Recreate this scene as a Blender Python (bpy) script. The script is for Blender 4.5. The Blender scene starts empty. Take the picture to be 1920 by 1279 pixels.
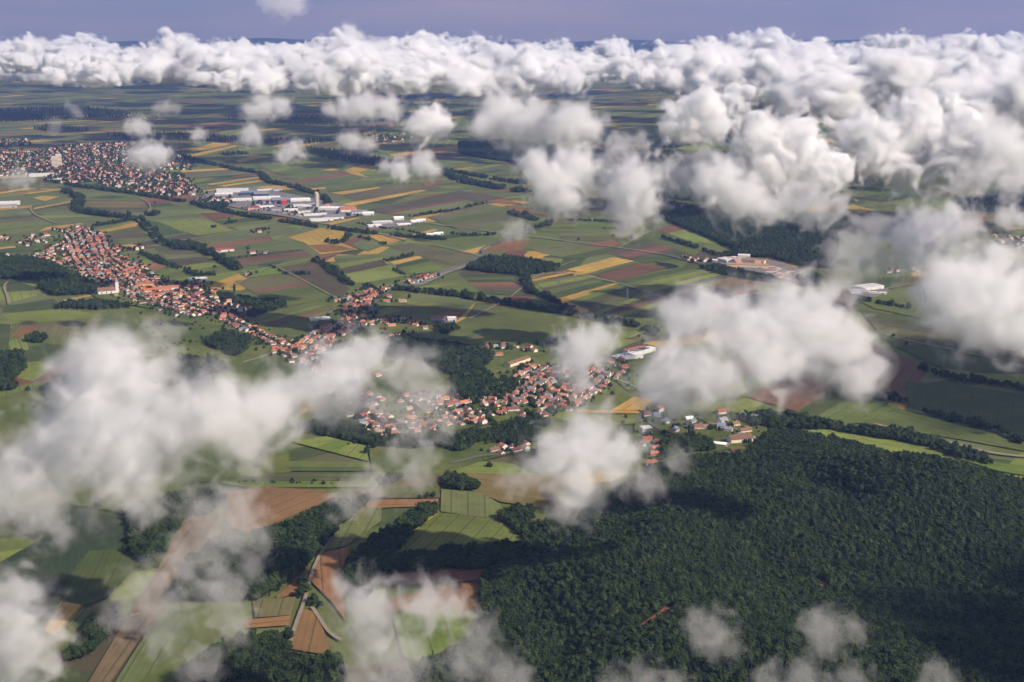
import bpy, math, random
import numpy as np
random.seed(7)
RNG = np.random.default_rng(11)
SC = bpy.context.scene
COL = SC.collection
R = math.radians

# ------------------------------------------------------------------ camera
# the photograph was taken from a small aircraft about 600 m above the plain
ALT = 600.0
FPX = 2637.0                    # focal length in photograph pixels (1920 wide)
PITCH = math.atan((639.5 - 30.0) / FPX)
CP, SP = math.cos(PITCH), math.sin(PITCH)

def ray(px, py):
    dx, dy = (px - 960.0) / FPX, (py - 639.5) / FPX
    return np.array([dx, CP - dy * SP, -SP - dy * CP])

def at(px, py, z=0.0):
    """the place on the plain (height z) where the surveyed point (px, py) of the photograph lies"""
    d = ray(px, py)
    t = (z - ALT) / d[2]
    return np.array([d[0] * t, d[1] * t])

def pix(p):
    """inverse survey: world point -> photograph pixel"""
    x, y, z = p[0], p[1], p[2] - ALT
    fwd = y * CP - z * SP
    up = y * SP + z * CP
    return 960 + FPX * x / fwd, 639.5 - FPX * up / fwd

cam_data = bpy.data.cameras.new('camera')
cam = bpy.data.objects.new('camera', cam_data)
COL.objects.link(cam)
cam.location = (0, 0, ALT)
cam.rotation_euler = (math.pi / 2 - PITCH, 0, 0)
cam_data.sensor_width = 36.0
cam_data.lens = 36.0 * FPX / 1920.0
cam_data.clip_start = 1.0
cam_data.clip_end = 300000.0
SC.camera = cam

# ------------------------------------------------------------------ light
SUN_AZ, SUN_EL = R(126), R(37)
world = bpy.data.worlds.new('World')
SC.world = world
world.use_nodes = True
wn, wl = world.node_tree.nodes, world.node_tree.links
wn.clear()
wo = wn.new('ShaderNodeOutputWorld')
wb = wn.new('ShaderNodeBackground')
sk = wn.new('ShaderNodeTexSky')
sk.sky_type = 'NISHITA'
sk.sun_disc = False
sk.sun_elevation = SUN_EL
sk.sun_rotation = SUN_AZ
sk.altitude = 600
sk.air_density = 1.0
sk.dust_density = 1.5
sk.ozone_density = 2.0
# a thin veil of high cloud greys the sky and gives it faint streaks
tcw = wn.new('ShaderNodeTexCoord')
mpw = wn.new('ShaderNodeMapping'); mpw.inputs['Scale'].default_value = (3, 3, 22)
nzw = wn.new('ShaderNodeTexNoise'); nzw.inputs['Scale'].default_value = 1.6; nzw.inputs['Detail'].default_value = 6
wl.new(tcw.outputs['Generated'], mpw.inputs[0]); wl.new(mpw.outputs[0], nzw.inputs['Vector'])
rpw = wn.new('ShaderNodeMapRange'); rpw.inputs[1].default_value = 0.35; rpw.inputs[2].default_value = 0.7; rpw.inputs[3].default_value = 0.35; rpw.inputs[4].default_value = 1.0
wl.new(nzw.outputs['Fac'], rpw.inputs[0])
mxw = wn.new('ShaderNodeMix'); mxw.data_type = 'RGBA'
wl.new(rpw.outputs[0], mxw.inputs[0]); wl.new(sk.outputs[0], mxw.inputs[6]); 
# dusty warm light low down, cooler above
spw = wn.new('ShaderNodeSeparateXYZ'); wl.new(tcw.outputs['Generated'], spw.inputs[0])
rzw = wn.new('ShaderNodeMapRange'); rzw.inputs[1].default_value = 0.0; rzw.inputs[2].default_value = 0.09; wl.new(spw.outputs[2], rzw.inputs[0])
mzw = wn.new('ShaderNodeMix'); mzw.data_type = 'RGBA'
mzw.inputs[6].default_value = (11.0, 7.2, 4.6, 1); mzw.inputs[7].default_value = (4.4, 4.2, 5.0, 1)
wl.new(rzw.outputs[0], mzw.inputs[0]); wl.new(mzw.outputs[2], mxw.inputs[7])
wl.new(mxw.outputs[2], wb.inputs[0])
wb.inputs[1].default_value = 0.065
wl.new(wb.outputs[0], wo.inputs[0])
sun_data = bpy.data.lights.new('sun', 'SUN')
sun_data.energy = 4.9
sun_data.angle = R(0.5)
sun_data.color = (1.0, 0.895, 0.79)
sun = bpy.data.objects.new('sun', sun_data)
COL.objects.link(sun)
sun.location = (3000, -1200, 2500)
sun.rotation_euler = (math.pi / 2 - SUN_EL, 0, math.pi - SUN_AZ)

SC.view_settings.view_transform = 'Standard'
SC.view_settings.look = 'None'
SC.view_settings.exposure = 0.3
SC.view_settings.gamma = 1.0
SC.render.engine = 'CYCLES'
cy = SC.cycles
cy.max_bounces = 12
cy.diffuse_bounces = 2
cy.glossy_bounces = 1
cy.transmission_bounces = 2
cy.volume_bounces = 11
cy.transparent_max_bounces = 16
cy.use_denoising = True
try:
    cy.denoiser = 'OPENIMAGEDENOISE'
except Exception:
    pass
cy.sample_clamp_indirect = 6.0
cy.use_adaptive_sampling = True
cy.adaptive_threshold = 0.045
cy.adaptive_min_samples = 16
cy.time_limit = 900

# ------------------------------------------------------------------ small helpers
def tag(o, label=None, cat=None, group=None, kind=None):
    if label: o['label'] = label
    if cat: o['category'] = cat
    if group: o['group'] = group
    if kind: o['kind'] = kind
    return o

def mesh_obj(name, verts, faces, mats, parent=None, mat_idx=None, loc=None):
    me = bpy.data.meshes.new(name)
    if isinstance(verts, np.ndarray) and isinstance(faces, np.ndarray):
        build_fast(me, verts, faces)
    else:
        me.from_pydata([tuple(map(float, v)) for v in verts], [], [tuple(map(int, f)) for f in faces])
    for m in (mats if isinstance(mats, (list, tuple)) else [mats]):
        me.materials.append(m)
    if mat_idx is not None:
        me.polygons.foreach_set('material_index', np.asarray(mat_idx, np.int32))
    me.update()
    o = bpy.data.objects.new(name, me)
    if loc is not None: o.location = loc
    if parent is not None: o.parent = parent
    COL.objects.link(o)
    return o

def build_fast(me, V, F):
    n, k = F.shape
    me.vertices.add(len(V))
    me.vertices.foreach_set('co', np.ascontiguousarray(V, np.float32).ravel())
    me.loops.add(n * k)
    me.loops.foreach_set('vertex_index', np.ascontiguousarray(F, np.int32).ravel())
    me.polygons.add(n)
    me.polygons.foreach_set('loop_start', np.arange(0, n * k, k, dtype=np.int32))
    me.update(calc_edges=True)

def empty(name, loc):
    o = bpy.data.objects.new(name, None)
    o.location = loc
    COL.objects.link(o)
    return o
# ------------------------------------------------------------------ materials
def node_mat(name):
    m = bpy.data.materials.new(name)
    m.use_nodes = True
    nt = m.node_tree
    b = nt.nodes['Principled BSDF']
    b.inputs['Roughness'].default_value = 0.9
    b.inputs['Specular IOR Level'].default_value = 0.15
    return m, nt, b

def nd(nt, typ, **kw):
    n = nt.nodes.new(typ)
    for k, v in kw.items():
        setattr(n, k, v)
    return n

def mixcol(nt, fac, a, b, mode='MIX'):
    n = nd(nt, 'ShaderNodeMix', data_type='RGBA', blend_type=mode)
    for sock, v in ((n.inputs[0], fac), (n.inputs[6], a), (n.inputs[7], b)):
        if isinstance(v, bpy.types.NodeSocket): nt.links.new(v, sock)
        elif isinstance(v, (int, float)): sock.default_value = v
        else: sock.default_value = (*v, 1)
    return n.outputs[2]

def math_n(nt, op, a, b=None, c=None):
    n = nd(nt, 'ShaderNodeMath', operation=op)
    for i, v in enumerate((a, b, c)):
        if v is None: continue
        if isinstance(v, bpy.types.NodeSocket): nt.links.new(v, n.inputs[i])
        else: n.inputs[i].default_value = v
    return n.outputs[0]

def tex_noise(nt, vec, scale, detail=4, rough=0.55):
    n = nd(nt, 'ShaderNodeTexNoise')
    n.inputs['Scale'].default_value = scale
    n.inputs['Detail'].default_value = detail
    n.inputs['Roughness'].default_value = rough
    nt.links.new(vec, n.inputs['Vector'])
    return n.outputs['Fac']

def ramp(nt, fac, stops, interp='LINEAR'):
    n = nd(nt, 'ShaderNodeValToRGB')
    n.color_ramp.interpolation = interp
    e = n.color_ramp.elements
    while len(e) < len(stops): e.new(0.5)
    for el, (p, c) in zip(e, stops):
        el.position = p; el.color = (*c, 1)
    nt.links.new(fac, n.inputs[0])
    return n.outputs[0]

CROP = {
    'g1': (0.108, 0.133, 0.032), 'g2': (0.062, 0.082, 0.024), 'g3': (0.130, 0.148, 0.054),
    'g4': (0.165, 0.195, 0.040), 'g5': (0.120, 0.175, 0.026), 'y': (0.430, 0.270, 0.058), 'o': (0.210, 0.112, 0.046),
    'b': (0.165, 0.082, 0.048), 't': (0.120, 0.112, 0.046), 'd': (0.088, 0.074, 0.040), 'k': (0.175, 0.140, 0.046), 'e': (0.036, 0.055, 0.026), 'n': (0.150, 0.105, 0.052), 'w': (0.40, 0.34, 0.26),  # e: green darkened to hold the cloud shade over the lower-left fields
    'm': (0.082, 0.115, 0.030), 'p': (0.30, 0.29, 0.27),
}

def crop_material():
    m, nt, b = node_mat('crops')
    at_ = nd(nt, 'ShaderNodeAttribute', attribute_name='crop')
    geo = nd(nt, 'ShaderNodeNewGeometry')
    pos = geo.outputs['Position']
    n1 = tex_noise(nt, pos, 0.006, 5, 0.6)
    n2 = tex_noise(nt, pos, 0.05, 4, 0.6)
    f = math_n(nt, 'MULTIPLY_ADD', n1, 1.2, math_n(nt, 'MULTIPLY_ADD', n2, 0.6, 0.12))
    c = mixcol(nt, 1.0, at_.outputs['Color'], f, 'MULTIPLY')
    # thin stand of the crop: soil showing in patches
    n3 = tex_noise(nt, pos, 0.012, 6, 0.65)
    thin = nd(nt, 'ShaderNodeMapRange')
    thin.inputs[1].default_value = 0.56; thin.inputs[2].default_value = 0.74
    nt.links.new(n3, thin.inputs[0])
    fac = math_n(nt, 'MULTIPLY', thin.outputs[0], 0.42)
    c = mixcol(nt, fac, c, (0.15, 0.11, 0.06))
    # tramlines and drill rows follow the strip (v of the field map is metres across it)
    uv = nd(nt, 'ShaderNodeUVMap', uv_map='field_map')
    sep = nd(nt, 'ShaderNodeSeparateXYZ')
    nt.links.new(uv.outputs[0], sep.inputs[0])
    v = sep.outputs[1]
    wob = math_n(nt, 'MULTIPLY_ADD', n2, 2.2, v)
    tram = math_n(nt, 'LESS_THAN', math_n(nt, 'FRACT', math_n(nt, 'DIVIDE', wob, 21.0)), 0.085)
    rows = math_n(nt, 'FRACT', math_n(nt, 'DIVIDE', wob, 7.0))
    rows = math_n(nt, 'MULTIPLY_ADD', rows, 0.16, 0.92)
    c = mixcol(nt, 1.0, c, rows, 'MULTIPLY')
    c = mixcol(nt, math_n(nt, 'MULTIPLY', tram, 0.6), c, (0.05, 0.055, 0.022))
    nt.links.new(c, b.inputs['Base Color'])
    return m

def strip_dir():
    a, c = at(1047, 561), at(1157, 532)
    v = c - a
    return math.atan2(v[1], v[0])
STRIP_A = strip_dir()

def ground_material():
    """open country: a patchwork of long parcels whose direction changes from block to block"""
    m, nt, b = node_mat('open_country')
    geo = nd(nt, 'ShaderNodeNewGeometry')
    pos = geo.outputs['Position']
    warp = nd(nt, 'ShaderNodeTexNoise'); warp.inputs['Scale'].default_value = 0.0016
    nt.links.new(pos, warp.inputs['Vector'])
    ofs = nd(nt, 'ShaderNodeVectorMath', operation='MULTIPLY_ADD')
    nt.links.new(warp.outputs['Color'], ofs.inputs[0]); ofs.inputs[1].default_value = (160, 160, 0); nt.links.new(pos, ofs.inputs[2])
    vor = nd(nt, 'ShaderNodeTexVoronoi', voronoi_dimensions='2D')
    vor.inputs['Scale'].default_value = 1 / 620.0
    nt.links.new(ofs.outputs[0], vor.inputs['Vector'])
    sc = nd(nt, 'ShaderNodeSeparateColor'); nt.links.new(vor.outputs['Color'], sc.inputs[0])
    ang = math_n(nt, 'MULTIPLY_ADD', math_n(nt, 'SUBTRACT', sc.outputs[0], 0.5), 1.0, -STRIP_A)
    rot = nd(nt, 'ShaderNodeVectorRotate', rotation_type='Z_AXIS')
    nt.links.new(pos, rot.inputs['Vector']); nt.links.new(ang, rot.inputs['Angle'])
    sep = nd(nt, 'ShaderNodeSeparateXYZ'); nt.links.new(rot.outputs[0], sep.inputs[0])
    wd = math_n(nt, 'MULTIPLY_ADD', sc.outputs[1], 70.0, 34.0)
    row = math_n(nt, 'FLOOR', math_n(nt, 'DIVIDE', sep.outputs[1], wd))
    ln = math_n(nt, 'FLOOR', math_n(nt, 'DIVIDE', math_n(nt, 'MULTIPLY_ADD', row, 137.0, sep.outputs[0]), 430.0))
    cmb = nd(nt, 'ShaderNodeCombineXYZ')
    nt.links.new(row, cmb.inputs[0]); nt.links.new(ln, cmb.inputs[1]); nt.links.new(sc.outputs[2], cmb.inputs[2])
    wn_ = nd(nt, 'ShaderNodeTexWhiteNoise', noise_dimensions='3D')
    nt.links.new(cmb.outputs[0], wn_.inputs['Vector'])
    k = CROP
    stops = [(0.0, k['g1']), (0.17, k['g2']), (0.30, k['g3']), (0.46, k['t']), (0.51, k['g1']), (0.66, k['g3']), (0.74, k['g4']), (0.84, k['y']), (0.90, k['b']), (0.93, k['d']), (0.97, k['o'])]
    c = ramp(nt, wn_.outputs['Value'], stops, 'CONSTANT')
    n1 = tex_noise(nt, pos, 0.004, 5, 0.6)
    n2 = tex_noise(nt, pos, 0.04, 4, 0.6)
    f = math_n(nt, 'MULTIPLY_ADD', n1, 0.8, math_n(nt, 'MULTIPLY_ADD', n2, 0.5, 0.3))
    c = mixcol(nt, 1.0, c, f, 'MULTIPLY')
    # woods on the far hills
    far = tex_noise(nt, pos, 0.00042, 5, 0.55)
    length = nd(nt, 'ShaderNodeVectorMath', operation='LENGTH'); nt.links.new(pos, length.inputs[0])
    dist = nd(nt, 'ShaderNodeMapRange'); nt.links.new(length.outputs['Value'], dist.inputs[0])
    dist.inputs[1].default_value = 5500; dist.inputs[2].default_value = 13000; dist.inputs[3].default_value = 0.63; dist.inputs[4].default_value = 0.48
    wood = math_n(nt, 'GREATER_THAN', far, dist.outputs[0])
    c = mixcol(nt, wood, c, (0.016, 0.026, 0.014))
    nt.links.new(c, b.inputs['Base Color'])
    return m

def meadow_material():
    m, nt, b = node_mat('meadow_grass')
    geo = nd(nt, 'ShaderNodeNewGeometry')
    n1 = tex_noise(nt, geo.outputs['Position'], 0.009, 6, 0.62)
    n2 = tex_noise(nt, geo.outputs['Position'], 0.08, 4, 0.6)
    c = ramp(nt, n1, [(0.3, (0.050, 0.070, 0.017)), (0.5, (0.088, 0.112, 0.024)), (0.66, (0.140, 0.145, 0.034)), (0.8, (0.17, 0.14, 0.06))])
    c = mixcol(nt, 1.0, c, math_n(nt, 'MULTIPLY_ADD', n2, 0.8, 0.6), 'MULTIPLY')
    nt.links.new(c, b.inputs['Base Color'])
    return m

def plain(name, col, var=0.25, scale=0.2, rough=0.9):
    m, nt, b = node_mat(name)
    geo = nd(nt, 'ShaderNodeNewGeometry')
    n = tex_noise(nt, geo.outputs['Position'], scale, 4, 0.6)
    f = math_n(nt, 'MULTIPLY_ADD', n, 2 * var, 1 - var)
    c = mixcol(nt, 1.0, col, f, 'MULTIPLY')
    nt.links.new(c, b.inputs['Base Color'])
    b.inputs['Roughness'].default_value = rough
    return m

M_GROUND = ground_material()
M_CROP = crop_material()
M_MEADOW = meadow_material()
M_FLOOR = plain('forest_floor', (0.045, 0.038, 0.022), 0.4, 0.05)
M_ASPHALT = plain('asphalt', (0.13, 0.125, 0.125), 0.2, 0.1)
M_TRACK = plain('gravel_track', (0.26, 0.215, 0.16), 0.25, 0.1)
M_YARD = plain('paved_yard', (0.20, 0.185, 0.17), 0.5, 0.03)

# ------------------------------------------------------------------ geometry helpers
def inside(poly, P):
    poly = np.asarray(poly, float)
    x, y = P[:, 0], P[:, 1]
    c = np.zeros(len(P), bool)
    j = len(poly) - 1
    for i in range(len(poly)):
        xi, yi = poly[i]; xj, yj = poly[j]
        with np.errstate(divide='ignore', invalid='ignore'):
            k = ((yi > y) != (yj > y)) & (x < (xj - xi) * (y - yi) / (yj - yi) + xi)
        c ^= k
        j = i
    return c

def edge_dist(poly, P):
    poly = np.asarray(poly, float)
    best = np.full(len(P), 1e9)
    for i in range(len(poly)):
        a, b = poly[i], poly[(i + 1) % len(poly)]
        ab = b - a
        t = np.clip(((P - a) @ ab) / max(1e-9, ab @ ab), 0, 1)
        d = np.hypot(*(P - (a + t[:, None] * ab)).T)
        best = np.minimum(best, d)
    return best

def wp(pts, z=0.0):
    return [at(x, y, z) for x, y in pts]

# ------------------------------------------------------------------ the plain
a_ = np.linspace(0, 2 * math.pi, 97)[:-1]
gv = [(0, 0, 0)]
gf = []
rings = [400, 1500, 4000, 9000, 18000, 32000]
for r_ in rings:
    gv += [(r_ * math.cos(t), r_ * math.sin(t), 0) for t in a_]
for i in range(96):
    gf.append((0, 1 + i, 1 + (i + 1) % 96))
for q in range(len(rings) - 1):
    b0, b1 = 1 + q * 96, 1 + (q + 1) * 96
    for i in range(96):
        j = (i + 1) % 96
        gf.append((b0 + i, b1 + i, b1 + j, b0 + j))
tag(mesh_obj('ground', gv, gf, M_GROUND), kind='structure')

# far hills on the horizon
def hill(az0, az1, dist, hgt, seed):
    rr = np.random.default_rng(seed)
    n = 60
    V, F = [], []
    ph = rr.uniform(0, 6.28, 4)
    for i in range(n + 1):
        t = i / n
        az = R(az0 + (az1 - az0) * t)
        e = math.sin(math.pi * t) ** 0.7
        h = hgt * e * (0.65 + 0.2 * math.sin(5 * t + ph[0]) + 0.12 * math.sin(13 * t + ph[1]) + 0.06 * math.sin(29 * t + ph[2]))
        for dd, hh in ((0, -5), (2200, 0.7 * h), (3600, h), (7000, -5)):
            r = dist + dd
            V.append((r * math.sin(az), r * math.cos(az), hh))
    for i in range(n):
        for k in range(3):
            a = i * 4 + k
            F.append((a, a + 4, a + 5, a + 1))
    o = mesh_obj('hills', V, F, M_HILL)
    for p in o.data.polygons: p.use_smooth = True
    return tag(o, kind='structure')
M_HILL = plain('wooded_hills', (0.03, 0.045, 0.02), 0.5, 0.001)
hill(4, 24, 22000, 250, 3)
hill(-22, -2, 23000, 230, 5)
hill(-8, 12, 24500, 250, 8)

# ------------------------------------------------------------------ fields
FZ = [0.12]
def field(pts, crops, axis=0, name='field'):
    """one block of farmland; pts a polygon on the photograph. With several crops the first four
    corners are cut into strips running from edge 0-3 to edge 1-2 (axis 0) or the other way (axis 1)"""
    W = wp(pts)
    if isinstance(crops, str): crops = crops.split()
    FZ[0] += 0.012
    z = FZ[0]
    V, F, C, UV = [], [], [], []
    if len(crops) == 1:
        # strip direction: longest edge
        L = [(np.hypot(*(W[(i + 1) % len(W)] - W[i])), i) for i in range(len(W))]
        i = max(L)[1]
        u = (W[(i + 1) % len(W)] - W[i]); u /= np.hypot(*u)
        w = np.array([-u[1], u[0]])
        V = [(*p, z) for p in W]
        F = [list(range(len(W)))]
        C = [crops[0]]
        UV = [[(p @ u, p @ w) for p in W]]
    else:
        a, b_, c, d = W[:4]
        if axis: a, b_, c, d = b_, c, d, a
        rr = np.random.default_rng(int(abs(pts[0][0] * 7 + pts[0][1])))
        w_ = rr.uniform(0.6, 1.5, len(crops))
        s = np.concatenate([[0], np.cumsum(w_)]) / w_.sum()
        for k, cr in enumerate(crops):
            q = [a + (d - a) * s[k], b_ + (c - b_) * s[k], b_ + (c - b_) * s[k + 1], a + (d - a) * s[k + 1]]
            u = q[1] - q[0]; u = u / np.hypot(*u); w = np.array([-u[1], u[0]])
            n0 = len(V)
            V += [(*p, z) for p in q]
            F.append([n0, n0 + 1, n0 + 2, n0 + 3]); C.append(cr)
            UV.append([(p @ u, p @ w) for p in q])
    # face upwards
    for k, f in enumerate(F):
        ar = sum(V[f[i]][0] * V[f[(i + 1) % len(f)]][1] - V[f[(i + 1) % len(f)]][0] * V[f[i]][1] for i in range(len(f)))
        if ar < 0: F[k] = f[::-1]; UV[k] = UV[k][::-1]
    o = mesh_obj(name, V, F, M_CROP)
    me = o.data
    jit = np.random.default_rng(int(abs(pts[0][0] * 13 + pts[0][1] * 5)))
    cols, uvs = [], []
    for k, f in enumerate(F):
        col = np.array(CROP[C[k]]) * jit.uniform(0.86, 1.14) * jit.uniform(0.95, 1.05, 3)
        for q in range(len(f)):
            uvs.append(UV[k][q]); cols.append((*col, 1))
    me.uv_layers.new(name='field_map')
    me.uv_layers['field_map'].data.foreach_set('uv', np.array(uvs, np.float32).ravel())
    me.color_attributes.new('crop', 'FLOAT_COLOR', 'CORNER')
    me.color_attributes['crop'].data.foreach_set('color', np.array(cols, np.float32).ravel())
    return tag(o, kind='structure')

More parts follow.
